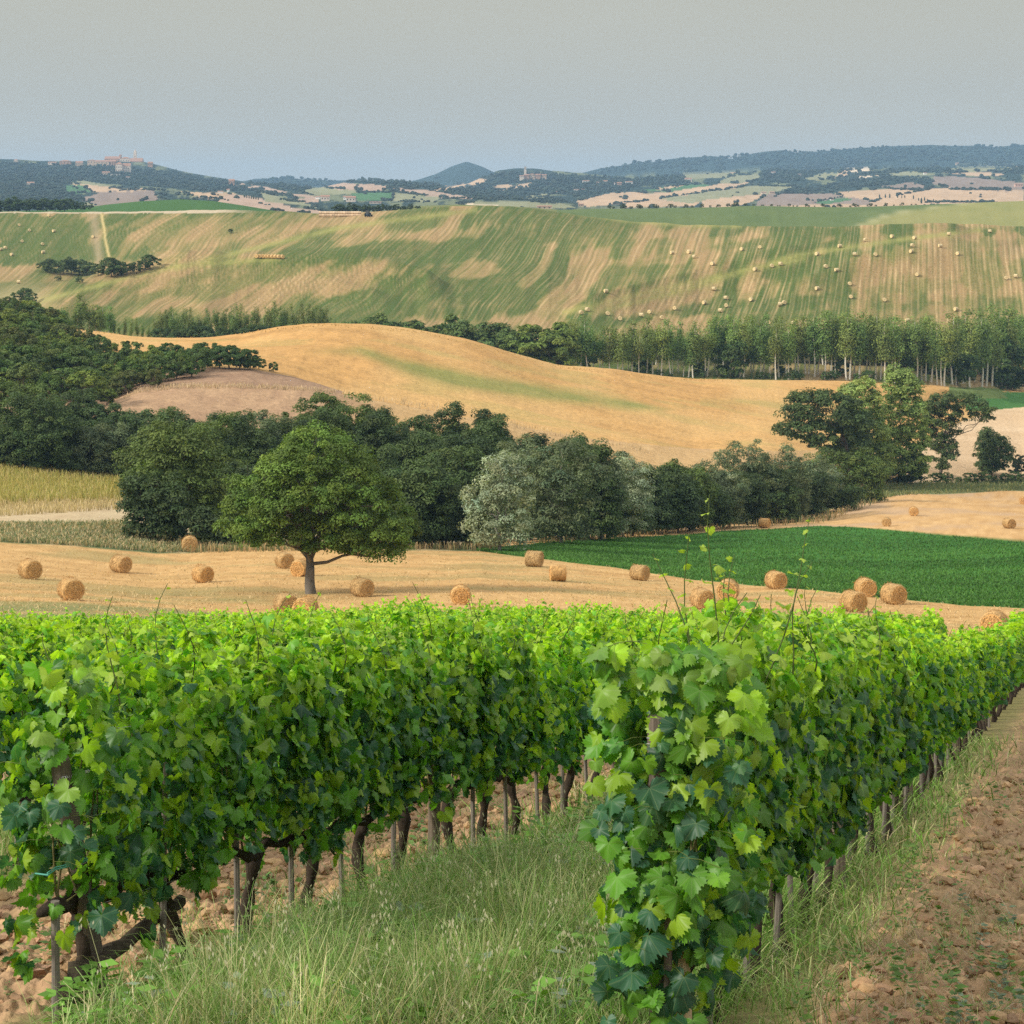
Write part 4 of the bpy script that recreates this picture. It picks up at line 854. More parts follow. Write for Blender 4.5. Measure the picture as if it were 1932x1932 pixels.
def belt_of(xs_, topf, Yf, group, lab, tint, wsc=1.0):
    for i, px in enumerate(xs_):
        Yd = Yf(px)+g.uniform(-3, 12); X_ = (px-CX)/FL*Yd; z = ground_z(X_, Yd)[0]; top = topf(px)+g.uniform(-14, 42)*g.random()
        s_ = ((HZ-top)/FL*Yd-z)/17.0; t = g.uniform(.75, 1.2)
        plant(pops[g.integers(0, 7)], (X_, Yd, z), (s_*wsc, s_*wsc, s_), g.uniform(0, 6.28), (tint[0]*t*g.uniform(.85, 1.25), tint[1]*t, tint[2]*t), label=lab % ordn(i+1), category='poplar', group=group)
ptop = lambda x: np.interp(x, [1060, 1130, 1180, 1260, 1300, 1400, 1500, 1560, 1640, 1720, 1800, 1850, 1880, 1932], [608, 596, 608, 602, 606, 590, 599, 588, 588, 600, 592, 590, 573, 592])
belt_of(sorted(np.concatenate([np.arange(1064, 1260, 11), np.arange(1262, 1950, 9.5)])+g.uniform(-3, 3, 18+73)[:len(np.arange(1064, 1260, 11))+len(np.arange(1262, 1950, 9.5))]), ptop, lambda x: np.interp(x, [1060, 1780, 1932], [576, 592, 668]), 'poplars in the right-hand belt', 'pale-trunked poplar in the right-hand belt, %s from the left', (1.05, 1.05, 1))
belt_of(sorted(np.arange(1070, 1945, 24)+g.uniform(-8, 8, 37)), lambda x: ptop(x)+10, lambda x: np.interp(x, [1060, 1780, 1932], [598, 616, 696]), 'poplars in the right-hand belt', 'poplar in the shaded back line of the right-hand belt, %s from the left', (.75, .8, .7), 1.3)  # same poplars, tint darkened to paint the shade of the back line
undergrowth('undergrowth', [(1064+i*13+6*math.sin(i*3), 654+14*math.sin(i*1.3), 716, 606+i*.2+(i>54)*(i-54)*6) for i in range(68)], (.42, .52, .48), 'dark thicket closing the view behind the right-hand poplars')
shrubrow([(1100,640,716,584),(1213,660,717,590),(1318,678,718,590),(1384,642,719,586),(1475,676,720,594),(1585,670,721,596),(1700,662,724,600),(1806,665,729,610),(1900,648,735,652)], shr, 'broad dark trees in the right-hand belt', 'broad dark tree among the right-hand poplars, %s from the left', cat='tree', tint=(.55, .68, .6))
ltop = lambda x: np.interp(x, [100, 150, 190, 215, 300, 330, 480, 560, 600, 650], [577, 565, 568, 594, 588, 578, 573, 574, 578, 594])
xs_l = sorted(list(np.arange(300, 632, 7.0)+g.uniform(-2, 2, 48)))
belt_of(xs_l, ltop, lambda x: 552, 'poplars in the left-hand belt', 'slender tree of the left belt behind the wheat, %s from the left', (.8, .8, .8), .7)
belt_of([108, 120, 132, 144, 156, 168, 180, 192, 204], ltop, lambda x: 548, 'trees behind the scrub slope', 'grey-green tree behind the scrub slope, %s from the left', (.9, 1, .9), 1.3)
belt_of([214, 225, 236, 247, 258, 269, 280, 292], lambda x: 600, lambda x: 552, 'thin trees left of the poplar belt', 'thin small tree left of the left belt, %s from the left', (.9, .9, .8), .7)
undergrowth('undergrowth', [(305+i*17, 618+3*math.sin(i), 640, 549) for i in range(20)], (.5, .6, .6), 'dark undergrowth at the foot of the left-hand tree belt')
# --- trees on the crest line behind the hill
shrubrow([(640+i*9+3*math.sin(i*4), 384+5*abs(math.sin(i*2.1)), 403, 1180) for i in range(18)], shr, 'dark trees on the crest', 'dark tree on the hill crest by the farm, %s from the left', cat='tree', tint=(.45, .5, .55))
shrubrow([(-8+i*11+3*math.sin(i*4), 373+5*abs(math.sin(i*2.1))+(8 if i > 13 else 0), 398, 1250) for i in range(17)], shr, 'dark trees beyond the left meadow', 'dark tree beyond the left meadow, %s from the left', cat='tree', tint=(.5, .6, .6))
shrubrow([(1150+i*10.5+4*math.sin(i*4), 387+2.5*math.sin(i*2.1)-(4 if 1370 < 1150+i*10.5 < 1410 else 0)-.1*max(0, i-30), 394, 1405) for i in range(56)], shr, 'scrub on the far green crest', 'low scrub bush on the far green crest, %s from the left', tint=(.6, .6, .55))
# ------------------------------------------------------------------ vineyard
half = np.array([(0.035,.03),(.09,.16),(.18,.25),(.25,.235),(.31,.285),(.36,.21),(.46,.23),(.455,.13),(.56,.11),(.515,.03),(.60,-.03),(.50,-.07),(.47,-.12),(.555,-.17),(.485,-.23),(.535,-.32),(.43,-.32),(.42,-.41),(.34,-.38),(.295,-.41),(.34,-.51),(.24,-.51),(.23,-.62),(.13,-.595),(.095,-.69),(0,-.80)])
def leaf_shape(lod):
    if lod == 0: hh = half
    elif lod == 1: hh = half[[0, 2, 4, 6, 8, 12, 13, 15, 17, 20, 22, 25]]
    elif lod == 2: hh = half[[0, 3, 8, 12, 15, 25]]
    else: hh = half[[2, 10, 25]]
    ring = np.concatenate([hh, (hh[:-1]*[-1, 1])[::-1]]) if lod < 3 else np.array([(.0, .22), (.5, .05), (.25, -.45), (0, -.75), (-.3, -.42), (-.5, .08)])
    if lod == 0:
        n = len(ring); mid = ring*.52+np.array([0, -.01]); P = np.concatenate([[[0, -.02]], mid, ring])
        F = [[0, (i+1) % n+1, i+1] for i in range(n)]
        for i in range(n): j = (i+1) % n; F += [[i+1, j+1, n+1+j], [i+1, n+1+j, n+1+i]]
        return P, np.array(F)
    c = np.array([[0, -.02]]) if lod < 3 else np.array([[0, -.15]])
    P = np.concatenate([c, ring]); n = len(ring)
    F = np.array([[0, i+1, (i+1) % n+1] for i in range(n)])[:, ::-1]
    return P, F
SH = [leaf_shape(i) for i in range(4)]
def vine_leaves(Pos, Nn, tipdir, size, colr, lod, g):
    """lobed leaves: blade in the plane normal to Nn, tip along tipdir"""
    P, F = SH[lod]; n = len(Pos)
    Nn = Nn/np.linalg.norm(Nn, axis=1)[:, None]; T = tipdir-(tipdir*Nn).sum(1)[:, None]*Nn; T /= np.linalg.norm(T, axis=1)[:, None]+1e-9; S = np.cross(T, Nn)
    x = P[None, :, 0]*(1+g.normal(0, .08, (n, 1))); y = P[None, :, 1]
    r2 = x*x+y*y; fold = g.uniform(-.2, .8, (n, 1)); cup = g.uniform(-.5, .8, (n, 1)); wv = g.uniform(0, 6.28, (n, 1)); ang = np.arctan2(x, y)
    z = -np.abs(x)*fold-r2*cup+.22*r2*np.sin(ang*4+wv)+.12*r2*np.sin(ang*7+wv*2)+.1*x*g.normal(0, 1, (n, 1))
    s_ = size[:, None, None]
    V = Pos[:, None, :]+s_*(x[..., None]*S[:, None]-y[..., None]*T[:, None]+z[..., None]*Nn[:, None])
    k = P.shape[0]; FF = (F[None]+(np.arange(n)*k)[:, None, None]).reshape(-1, 3)
    Cc = (colr[:, None, :]*(1.12-.5*np.hypot(P[:, 0], P[:, 1])*.6)[None, :, None]*g.uniform(.97, 1.03, (n, k, 1))).reshape(-1, 3); uv = np.tile(P, (n, 1))
    return V.reshape(-1, 3), FF, Cc, uv
YG = np.array([.42, .63, .034]); MGc = np.array([.14, .33, .028]); BGc = np.array([.048, .15, .065]); PGc = np.array([.42, .56, .07])
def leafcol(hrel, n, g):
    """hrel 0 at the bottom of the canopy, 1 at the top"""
    u = g.random(n); young_lit = sst(.48, 1.0, hrel+g.normal(0, .16, n))  # brighter tops: young leaf colour, plus light from above put into it
    base = np.where((u < .42)[:, None], BGc, np.where((u < .8)[:, None], MGc, YG*.75))  # the blue-green leaves carry a bluish sheen painted into their colour
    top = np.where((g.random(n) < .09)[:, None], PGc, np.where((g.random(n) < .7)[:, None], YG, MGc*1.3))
    c = base*(1-young_lit[:, None])+top*young_lit[:, None]
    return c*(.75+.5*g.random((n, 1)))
def vine_mesh(seed, lod, nleaf, smin, smax, length=1.0, lowend=False, hlo=.50, hhi=1.60, core=True):
    """foliage curtain of one vine: x across the row, y along it"""
    g = np.random.default_rng(seed); n = nleaf
    y = g.uniform(-length*.56, length*.56, n); hh = hlo+(hhi-hlo)*g.random(n)**.85
    sh = g.uniform(-length/2, length/2, 9)           # shoots: leaves gather round them
    k = g.integers(0, 9, n); y = np.where(g.random(n) < .65, sh[k]+g.normal(0, .06, n), y)
    top = hhi+.12*np.sin(y*9+seed)+.11*np.sin(y*23+seed*2); low = hlo+.12*np.sin(y*6+seed*1.7)+.10*np.sin(y*17+seed)
    rel = (hh-hlo)/(hhi-hlo); hh = low+rel*(top-low)
    prof = .08+.16*np.sin(np.clip(rel*1.05+.08, 0, 1)*PI)**.7+.035*np.sin(y*7+hh*5+seed)
    side = np.where(g.random(n) < .5, -1, 1); inner = g.random(n) < .22
    x = side*prof*np.where(inner, g.random(n), g.uniform(.75, 1.12, n))
    up = .12+1.0*sst(.75, 1.0, rel)+.1*g.normal(0, 1, n)
    Nn = np.c_[side*(1.0-.5*sst(.8, 1, rel)), np.zeros(n), up]+g.normal(0, .55, (n, 3))
    T = np.c_[side*.25, g.normal(0, .7, n), -1.0+.5*sst(.85, 1, rel)*g.random(n)]
    size = (smin+(smax-smin)*g.random(n)**1.5)*(1-.35*sst(.7, 1.05, rel))
    P_ = np.c_[x, y, hh+.3*size]
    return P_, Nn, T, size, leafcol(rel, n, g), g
def shoots(seed, lod, n, length, hhi, g, smin=.05, smax=.10, lmin=.2, lmax=.42, at=None):
    """long shoots standing out of the top with small leaves"""
    st = MB(); L_ = []
    for i in range(n):
        if at is not None: x0, y0, z0, ln, dx, dy = at[i]
        else: x0, y0, z0, ln = g.normal(0, .1), g.uniform(-length/2, length/2), hhi-.15, g.uniform(lmin, lmax)*g.choice([.6, 1, 1]); dx, dy = g.normal(0, .18), g.normal(0, .25)
        t = np.linspace(0, 1, 7); P = np.c_[x0+dx*ln*t+.05*np.sin(t*4+i), y0+dy*ln*t**1.5, z0+(ln+.15)*t-.12*ln*t**3]
        st.tube(P, np.linspace(.0035, .0014, 7)*(1.3 if lod == 0 else 1.6), 4, (.11, .15, .035), cap=False)
        m = int(4+ln*9)
        for q in range(m):
            tt = (q+.6)/m; p = np.array([np.interp(tt, t, P[:, a]) for a in range(3)]); s_ = (smax*(1-tt)+.025*tt)*g.uniform(.7, 1.2)
            sg = 1 if q % 2 else -1; d_ = np.array([g.normal(0, 1), sg*.9, g.uniform(-.1, .7)]); d_ /= np.linalg.norm(d_); pe = p+d_*s_*.55
            st.tube(np.array([p, (p+pe)/2+[0, 0, .005], pe]), .0011, 3, (.25, .30, .07), cap=False)
            L_.append((pe, d_*.2+np.array([g.normal(0, .5), g.normal(0, .5), .9]), d_+np.array([0, 0, -.5]), s_, PGc*g.uniform(.7, 1.05)*(.55+.5*tt)+YG*.3*(1-tt)))
    A_ = [np.array(z) for z in zip(*L_)]
    return st, A_
def trunk_mesh(seed, length=1.0, thick=.032):
    g = np.random.default_rng(seed); mb = MB(); c = (.05, .038, .028)
    z = np.linspace(-.12, .50, 9); P = np.c_[.03*np.sin(z*9+seed), .05*np.sin(z*7+seed*2)+.10*(z/.5)**2*(1 if seed % 2 else -1), z]
    mb.tube(P, thick*(1+.25*np.sin(z*23+seed)+.25*(z > .42)), 9, c, rough=.3)
    for s_ in (-1, 1):
        yy = np.linspace(0, s_*length*.52, 8); Q = np.c_[P[-1, 0]+.02*np.sin(yy*11+seed), P[-1, 1]*(1-np.abs(yy)/length*2*.95)+yy, P[-1, 2]+.05*np.sin(np.abs(yy)*5)+.02*np.sin(yy*25+seed)]
        Q[-1, :2] = [0, s_*length*.52]; Q[-1, 2] = .53
        mb.tube(Q, np.linspace(thick*.85, thick*.5, 8)*(1+.2*np.sin(yy*40)), 7, c, rough=.3)
    for i in range(6):
        y0 = g.uniform(-length*.45, length*.45); q = np.array([[0, y0, .53], [g.normal(0, .03), y0+g.normal(0, .03), .60], [g.normal(0, .05), y0+g.normal(0, .05), .9], [g.normal(0, .07), y0+g.normal(0, .06), 1.3]])
        mb.tube(q, [.009, .006, .005, .003], 5, (.16, .14, .06), cap=False)
    return mb
def grapes(mb, p, g, n=46, ln=.15):
    for i in range(n):
        t = g.random(); r_ = .035*(1-t)**.6+.006; a = g.random()*6.28; c = np.array(p)+np.array([math.cos(a)*r_, math.sin(a)*r_, -t*ln])
        u = np.array([[0, 0, 1], [1, 0, 0], [0, 1, 0], [-1, 0, 0], [0, -1, 0], [0, 0, -1]])*.0058*g.uniform(.7, 1.2)+c
        mb.add(u, [[0, 1, 2], [0, 2, 3], [0, 3, 4], [0, 4, 1], [5, 2, 1], [5, 3, 2], [5, 4, 3], [5, 1, 4]], np.array([.13, .20, .04])*g.uniform(.7, 1.2))
def build_vine(seed, lod, nleaf, smin, smax, link=True, nsh=1, thick=.032, withtrunk=True, nstake=True, length=1.0, hlo=.56, hhi=1.60, ngr=0, at=None, lmin=.12, lmax=.38, cap=0, capx=-.09, **k):
    root = bpy.data.objects.new('grapevine', None); root.empty_display_size = .1
    if link: C.objects.link(root)
    setp(root, **k)
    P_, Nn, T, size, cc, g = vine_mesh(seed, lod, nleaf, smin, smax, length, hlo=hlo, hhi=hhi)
    if lod == 0: cc = cc*np.array([.82, .86, .9])
    st, A_ = shoots(seed, lod, nsh if at is None else len(at), length, hhi, g, lmin=lmin, lmax=lmax, at=at)
    if cap:   # leaves closing the end of the row towards the viewer
        m_ = cap; x = g.normal(-.01, .155, m_); h_ = hlo+(hhi+.05-hlo)*g.random(m_)**.62; rel = (h_-hlo)/(hhi-hlo)
        x = np.clip(x*(.6+.8*rel), -.30+.04*g.random(m_), .34); ok = ~((np.abs(x-capx) < .075) & (h_ > 1.33) & (h_ < 1.58)); x, h_, rel = x[ok], h_[ok], rel[ok]; m_ = len(x)
        y = -length*.5-g.uniform(-.06, .17, m_)
        P_ = np.r_[P_, np.c_[x, y, h_]]; Nn = np.r_[Nn, np.c_[x*1.6, -np.ones(m_), .35+0*x]+g.normal(0, .4, (m_, 3))]; T = np.r_[T, np.c_[g.normal(0, .5, m_), g.normal(0, .2, m_), -np.ones(m_)]]
        size = np.r_[size, g.uniform(.055, .135, m_)]; cc = np.r_[cc, leafcol(rel*.8, m_, g)*np.array([.78, .84, .9])]
    V1, F1, C1, U1 = vine_leaves(np.r_[P_, A_[0]], np.r_[Nn, A_[1]], np.r_[T, A_[2]], np.r_[size, A_[3]], np.r_[cc, A_[4]], lod, g)
    if lod == 0:   # petioles
        for i in g.choice(len(P_), min(len(P_), 220), replace=False):
            a = P_[i]; b_ = a*np.array([.35, 1, 1])+np.array([0, g.normal(0, .03), g.uniform(.0, .05)]); st.tube(np.array([a, (a+b_)/2+[0, 0, .012], b_]), .0014, 3, (.22, .27, .07), cap=False)
    sv = np.concatenate(st.V); sq = np.concatenate(st.Q)+len(V1)
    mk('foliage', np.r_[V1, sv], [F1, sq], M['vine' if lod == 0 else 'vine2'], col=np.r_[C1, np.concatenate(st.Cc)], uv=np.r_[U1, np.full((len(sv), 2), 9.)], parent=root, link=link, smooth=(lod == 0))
    if withtrunk: trunk_mesh(seed, length, thick).build('trunk', M['bark'], parent=root, link=link, smooth=True)
    if ngr:
        for q in range(ngr):
            gb_ = MB(); grapes(gb_, (g.choice([-1, 1])*g.uniform(.10, .2), g.uniform(-.4, .4), g.uniform(.55, .8)), g); gb_.build('grape_cluster', M['grass'], parent=root, link=link)
    return root
YAW = -math.atan(ROW_DX); SPC = .96; CY = math.cos(math.atan(ROW_DX))
SLOPE = -.17
def vloc(k, Y):
    X_ = rowx(k, Y); return np.array([X_, Y, ground_z(X_, Y)[0]])
kend = {0: 50, 1: 62, 2: 65, 3: 70, 4: 74, 5: 76.5, 6: 78, 7: 80, 8: 84, 9: 82, 10: 80, 11: 79, 12: 78}
protos1 = [build_vine(2000+i, 1, 720, .065, .125, link=False, nsh=2+i%3, lmin=.08, lmax=.36) for i in range(8)]
protos2 = [build_vine(2100+i, 2, 430, .09, .155, link=False, nsh=2, lmin=.06, lmax=.28) for i in range(7)]
protos3 = [build_vine(2200+i, 3, 210, .10, .17, link=False, nsh=1, lmin=.05, lmax=.18, withtrunk=False) for i in range(6)]
kids = {}
for pr in protos1+protos2+protos3: kids[pr.name] = [o for o in bpy.data.objects if o.parent == pr]
ROWN = {0: 'right-hand row', 1: 'left-hand front row', 2: 'second row behind the left front row'}
cand = []
for k in range(13):
    Y0 = 9.46 if k == 0 else (10.6 if k == 1 else (1.844+3.02*k)/.5018-1.6)
    i = 0; Y = Y0
    while Y < kend[k]:
        cand.append((Y, k, i)); Y += SPC*CY; i += 1
cand.sort()
NIND = 300; stuff = []; gv = np.random.default_rng(4242)
grade = math.atan(SLOPE*CY)
vines = []
for idx, (Y, k, i) in enumerate(cand):
    X_ = rowx(k, Y); z = ground_z(X_, Y)[0]; loc = (X_+gv.normal(0, .02), Y, z)
    if idx >= NIND: stuff.append(loc); continue
    if k == 0: lab = 'grapevine in the right-hand row, %s behind its thick end post' % ordn(i+1); grp = 'vines of the right-hand row'
    elif k == 1: lab = 'grapevine in the front row at the left, %s from its leaning end strut' % ordn(i+1); grp = 'vines of the left front row'
    elif k == 2: lab = 'grapevine in the row just behind the left front row, %s from the left border' % ordn(i+1); grp = 'vines of the second row'
    else: lab = 'bright leafy vine top in the rows merging behind the left front row'; grp = 'vine tops of the rows behind'
    kw = dict(label=lab, category='grapevine', group=grp)
    if k <= 1 and Y < 17.5:
        nl = 1250 if i else 800
        at = None
        if k == 0 and i == 0:
            at = [(.0, .0, 1.45, .62, -.3, .2), (.08, -.15, 1.45, .92, .05, -.02), (.02, .3, 1.4, .5, .3, .3), (-.1, .1, 1.4, .45, -.1, -.4), (.1, -.3, 1.4, .5, .35, .1)]
        if k == 0 and i == 1: at = [(.1, .2, 1.45, .9, .28, .35), (0, -.2, 1.5, .5, .1, .1), (.0, .4, 1.5, .6, -.1, .3), (-.1, 0, 1.5, .7, -.2, 0)]
        o = build_vine(3000+idx, 0, nl, .055, .13, nsh=3, ngr=3 if k == 0 else 1, at=at, hlo=(.22 if (k == 0 and i == 0) else .40 if i == 0 else .58), hhi=(1.72 if k == 0 and Y < 12 else 1.62 if k == 0 else 1.60), lmin=.15, lmax=.5, cap=(470 if k == 0 else 40) if i == 0 else 0, thick=.05 if i == 0 and k == 1 else .034, **kw)
        o.location = loc; o.rotation_euler = (grade, 0, YAW)
    else:
        pr = protos1[idx % 8] if Y < 30 else protos2[idx % 7]
        o = pr.copy(); C.objects.link(o); o.location = loc
        o.rotation_euler = (grade, 0, YAW) if gv.random() < .5 else (-grade, 0, YAW+PI)
        o.scale = (1, 1, gv.uniform(.90, .98)*(1-.09*min(max((Y-20)/25, 0), 1))*(.9 if k == 0 and 22 < Y < 42 else 1))
        tt = gv.uniform(.88, 1.12)
        for c_ in kids[pr.name]:
            if k >= 3 and c_.name.startswith('trunk'): continue
            d_ = c_.copy(); C.objects.link(d_); d_.parent = o
            if d_.name.startswith('foliage'): d_.color = (tt, tt, tt, 1)
        setp(o, **kw)
# the remaining tops as one sheet of vines
VV, FF, CC = [], [], []; off = 0
src = []
for pr in protos3:
    f_ = [c_ for c_ in kids[pr.name] if c_.name.startswith('foliage')][0].data
    v = np.empty(len(f_.vertices)*3); f_.vertices.foreach_get('co', v); fl = np.array([p_.vertices[:] for p_ in f_.polygons if len(p_.vertices) == 3])
    cc = np.empty(len(f_.vertices)*4); f_.color_attributes['Col'].data.foreach_get('color', cc); src.append((v.reshape(-1, 3), fl, cc.reshape(-1, 4)[:, :3]))
for i, loc in enumerate(stuff):
    v, f_, cc = src[i % 6]; sg = 1 if gv.random() < .5 else -1; c_, s_ = math.cos(YAW), math.sin(YAW)
    x, y, z = v[:, 0]*sg, v[:, 1]*sg, v[:, 2]*gv.uniform(.92, 1.1)
    VV.append(np.c_[x*c_-y*s_+loc[0], x*s_+y*c_+loc[1], z+y*SLOPE*CY+loc[2]]); FF.append(f_+off); CC.append(cc*gv.uniform(.88, 1.12)); off += len(v)
mk('vine_rows', np.concatenate(VV), np.concatenate(FF), M['vine2'], col=np.concatenate(CC), kind='stuff', label='green vine tops merging at the lower end of the vineyard', category='vines')
# --- posts, stakes, wires
def post(name, base, top, r, c, label, cat, wires=(), n=12, grp=None, ragged=True):
    base = np.array(base, float); top = np.array(top, float); root = empty(name, tuple(base), label=label, category=cat, group=grp); v = top-base
    mb = MB(); t = np.linspace(0, 1, 10)[:, None]; P = v*t; mb.tube(P, r*(1+.05*np.sin(t[:, 0]*9)), n, c, rough=.10)
    mb.build('shaft', M['wood'], parent=root)
    for h_ in wires:
        wm = MB(); a = np.linspace(0, 2*PI, 14); q = v*h_; wm.tube(np.c_[q[0]+r*1.08*np.cos(a), q[1]+r*1.08*np.sin(a), q[2]+.006*np.sin(a*2)], .0022, 4, (1, 1, 1)); wm.build('wire_loop', M['wire'], parent=root)
    return root
GR = (.19, .165, .14); TNW = (.42, .33, .20); DKW = (.13, .105, .085)
z0 = ground_z(.66, 9.0)[0]
X0 = (1247-CX)/FL*9.15; zt = (HZ-1352)/FL*9.15; zb = ground_z(X0, 9.15)[0]
post('end_post', (X0, 9.15, zb-.1), (X0-.01, 9.15, zt), .046, DKW, 'thick weathered wooden end post of the right-hand row, wire loop near its top', 'post', wires=(.93, .945, .5))
Xb = (1298-CX)/FL*9.0; zb2 = ground_z(Xb, 9.05)[0]
post('brace_post', (Xb, 9.0, zb2-.1), (Xb-.02, 9.1, (HZ-1790)/FL*9.1), .034, TNW, 'short pale wooden stump showing below the leaves of the right-hand end post', 'post')
Xs = (1258-CX)/FL*9.0; zs = ground_z(Xs, 9.0)[0]
st_ = post('vine_stake', (Xs, 9.0, zs-.05), (Xs+.01, 9.03, (HZ-1700)/FL*9.0), .017, DKW, 'grey wooden stake with a green tie in front of the right-hand end post', 'stake')
tm = MB(); a = np.linspace(0, 2*PI, 12); tm.tube(np.c_[.026*np.cos(a), .026*np.sin(a), .34+.004*np.sin(a*3)], .003, 5); tm.build('plastic_tie', M['tie'], parent=st_)
# leaning strut and stakes at the left row's end
def at(px, py, Y): return np.array([(px-CX)/FL*Y, Y, (HZ-py)/FL*Y])
b_ = at(200, 1872, 10.7); b_[2] = ground_z(b_[0], b_[1])[0]-.05
post('strut_post', b_, at(112, 1432, 10.35), .044, DKW, 'leaning weathered wooden strut at the end of the left front row', 'post', wires=(.9, .62))
b_ = at(106, 1905, 10.25); b_[2] = ground_z(b_[0], b_[1])[0]-.05
post('vine_stake', b_, at(104, 1700, 10.25), .02, GR, 'upright grey stake left of the gnarled vine foot in the left row', 'stake')
mb = MB(); P = np.array([at(118, 1935, 10.35), at(122, 1890, 10.36), at(140, 1850, 10.4), at(175, 1818, 10.5), at(230, 1780, 10.9), at(290, 1735, 11.3), at(350, 1700, 11.7)])
P[0, 2] = ground_z(P[0, 0], P[0, 1])[0]-.05; P2 = np.stack([np.interp(np.linspace(0, 6, 19), range(7), P[:, a_]) for a_ in range(3)], 1); P2 += rng.normal(0, .012, P2.shape)
mb.tube(P2, np.linspace(.062, .026, 19)*(1+.2*np.sin(np.arange(19)*1.9)), 10, (.07, .055, .04), rough=.35)
mb.build('gnarled_vine', M['bark'], smooth=True, label='thick gnarled black vine stem bending out of the grass at the left row end', category='vine')
mb = MB(); q = np.array([at(66, 1648, 10.2), at(90, 1651, 10.2), at(105, 1640, 10.3), at(140, 1632, 10.35), at(165, 1622, 10.4)]); mb.tube(q, .0045, 5); mb.tube(q[1:]+[0, -.01, .012], .003, 5)
mb.build('plastic_tie', M['tie'], label='pale green plastic tie round the end of the left row', category='tie')
mb = MB(); q0, q1 = at(118, 1468, 10.3), at(166, 1455, 10.5)
for i in range(14):
    c0 = q0+(q1-q0)*i/13; a = np.linspace(0, 2*PI, 7); mb.tube(np.c_[c0[0]+.006*np.cos(a), c0[1]+.004*np.sin(a)*(i % 2), c0[2]+.005*np.sin(a)], .0014, 4)
mb.build('chain', M['wire'], label='short pale metal chain beside the top of the leaning strut', category='chain')
gs = np.random.default_rng(5)
def stake_mesh():
    mb = MB(); mb.tube(np.array([[0, 0, -.1], [.004, 0, .4], [0, .005, .8], [.003, 0, 1.15]]), [.018, .017, .016, .014], 7, GR, rough=.12); return mb
sp = [stake_mesh().build('vine_stake', M['wood'], link=False) for _ in range(3)]
thick = [(lambda mb: (mb.tube(np.array([[0, 0, -.1], [0, .01, .8], [.01, 0, 1.32]]), [.045, .044, .04], 10, (.15, .12, .09), rough=.1), mb)[1])(MB()).build('row_post', M['wood'], link=False)]
for k in (0, 1, 2):
    ci = 0
    for i, Y in enumerate(np.arange(10.2 if k == 0 else 11.3 if k == 1 else 15, 34 if k < 2 else 20, SPC*CY)):
        X_ = rowx(k, Y)+gs.normal(0, .02); Yj = Y+gs.normal(0, .03); isP = (i % 6 == 5)
        o = (thick[0] if isP else sp[i % 3]).copy(); C.objects.link(o); o.location = (X_, Yj, ground_z(X_, Yj)[0]); o.rotation_euler = (gs.normal(0, .03), gs.normal(0, .03), gs.random()*6)
        rn = {0: 'right-hand row', 1: 'left front row', 2: 'second left row'}[k]; ci += 1
        setp(o, label=('thick wooden post in the %s, %s support from the end' if isP else 'thin grey stake beside a vine in the %s, %s support from the end') % (rn, ordn(ci)), category='post' if isP else 'stake', group='supports of the '+rn)
for k in (0, 1, 2):
    for h_, nm in ((.52, 'lowest'), (.95, 'middle'), (1.35, 'upper')):
        Ys = np.arange(9.2 if k == 0 else 10.5 if k == 1 else 13, 36, .9); Xs_ = rowx(k, Ys)+.02; Z = ground_z(Xs_, Ys)
        Z = np.poly1d(np.polyfit(Ys, Z, 2))(Ys)+h_
        mb = MB(); mb.tube(np.c_[Xs_, Ys, Z], .0016, 4); mb.build('trellis_wire', M['wire'], label='%s trellis wire of the %s' % (nm, {0: 'right-hand row', 1: 'left front row', 2: 'second left row'}[k]), category='wire', group='trellis wires')
# ------------------------------------------------------------------ grass, weeds, clods
def blades(X_, Y_, Z_, hgt, wid, lean, colr, g, curl=.5):
    n = len(X_); a = g.random(n)*2*PI; d_ = np.c_[np.cos(a), np.sin(a), 0*a]; f = g.random(n)*2*PI; S = np.c_[np.cos(f), np.sin(f)*.5, 0*f]*wid[:, None]
    B = np.c_[X_, Y_, Z_-.02]; L_ = (lean*hgt)[:, None]
    m1 = B+d_*L_*.25+np.c_[0*a, 0*a, hgt*.5]; m2 = B+d_*L_*(.65)+np.c_[0*a, 0*a, hgt*.85]; tp = B+d_*L_*(1.1)+np.c_[0*a, 0*a, hgt*(1.0-curl*lean*.5)]
    V = np.stack([B-S, B+S, m1-S*.8, m1+S*.8, m2-S*.5, m2+S*.5, tp], 1).reshape(-1, 3)
    o = (np.arange(n)*7)[:, None]; Q = np.concatenate([o+[0, 1, 3, 2], o+[2, 3, 5, 4]]); T = o+[4, 5, 6]
    sh = np.array([.7, .7, .95, .95, 1.05, 1.05, 1.1])   # paler towards the tip
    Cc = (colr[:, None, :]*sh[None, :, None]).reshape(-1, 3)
    return V, Q, T, Cc
class Stuff:
    def __init__(s): s.V = []; s.Q = []; s.T = []; s.C = []; s.n = 0
    def add(s, V, Q, T, Cc):
        s.V.append(V); s.C.append(Cc); s.Q.append(Q+s.n)
        if T is not None: s.T.append(T+s.n)
        s.n += len(V)
    def build(s, name, m, **k):
        F = [np.concatenate(s.Q)]+([np.concatenate(s.T)] if s.T else [])
        return mk(name, np.concatenate(s.V), F, m, col=np.concatenate(s.C), kind='stuff', **k)
gg_ = np.random.default_rng(99)
GCOL = np.array([[.15, .33, .045], [.22, .39, .08], [.31, .41, .16], [.43, .47, .20], [.58, .52, .28], [.68, .58, .36], [.11, .23, .035]])
def gcol(n, w_, g=gg_):
    i = g.choice(7, n, p=np.array(w_)/sum(w_)); return GCOL[i]*(.6+.8*g.random((n, 1)))
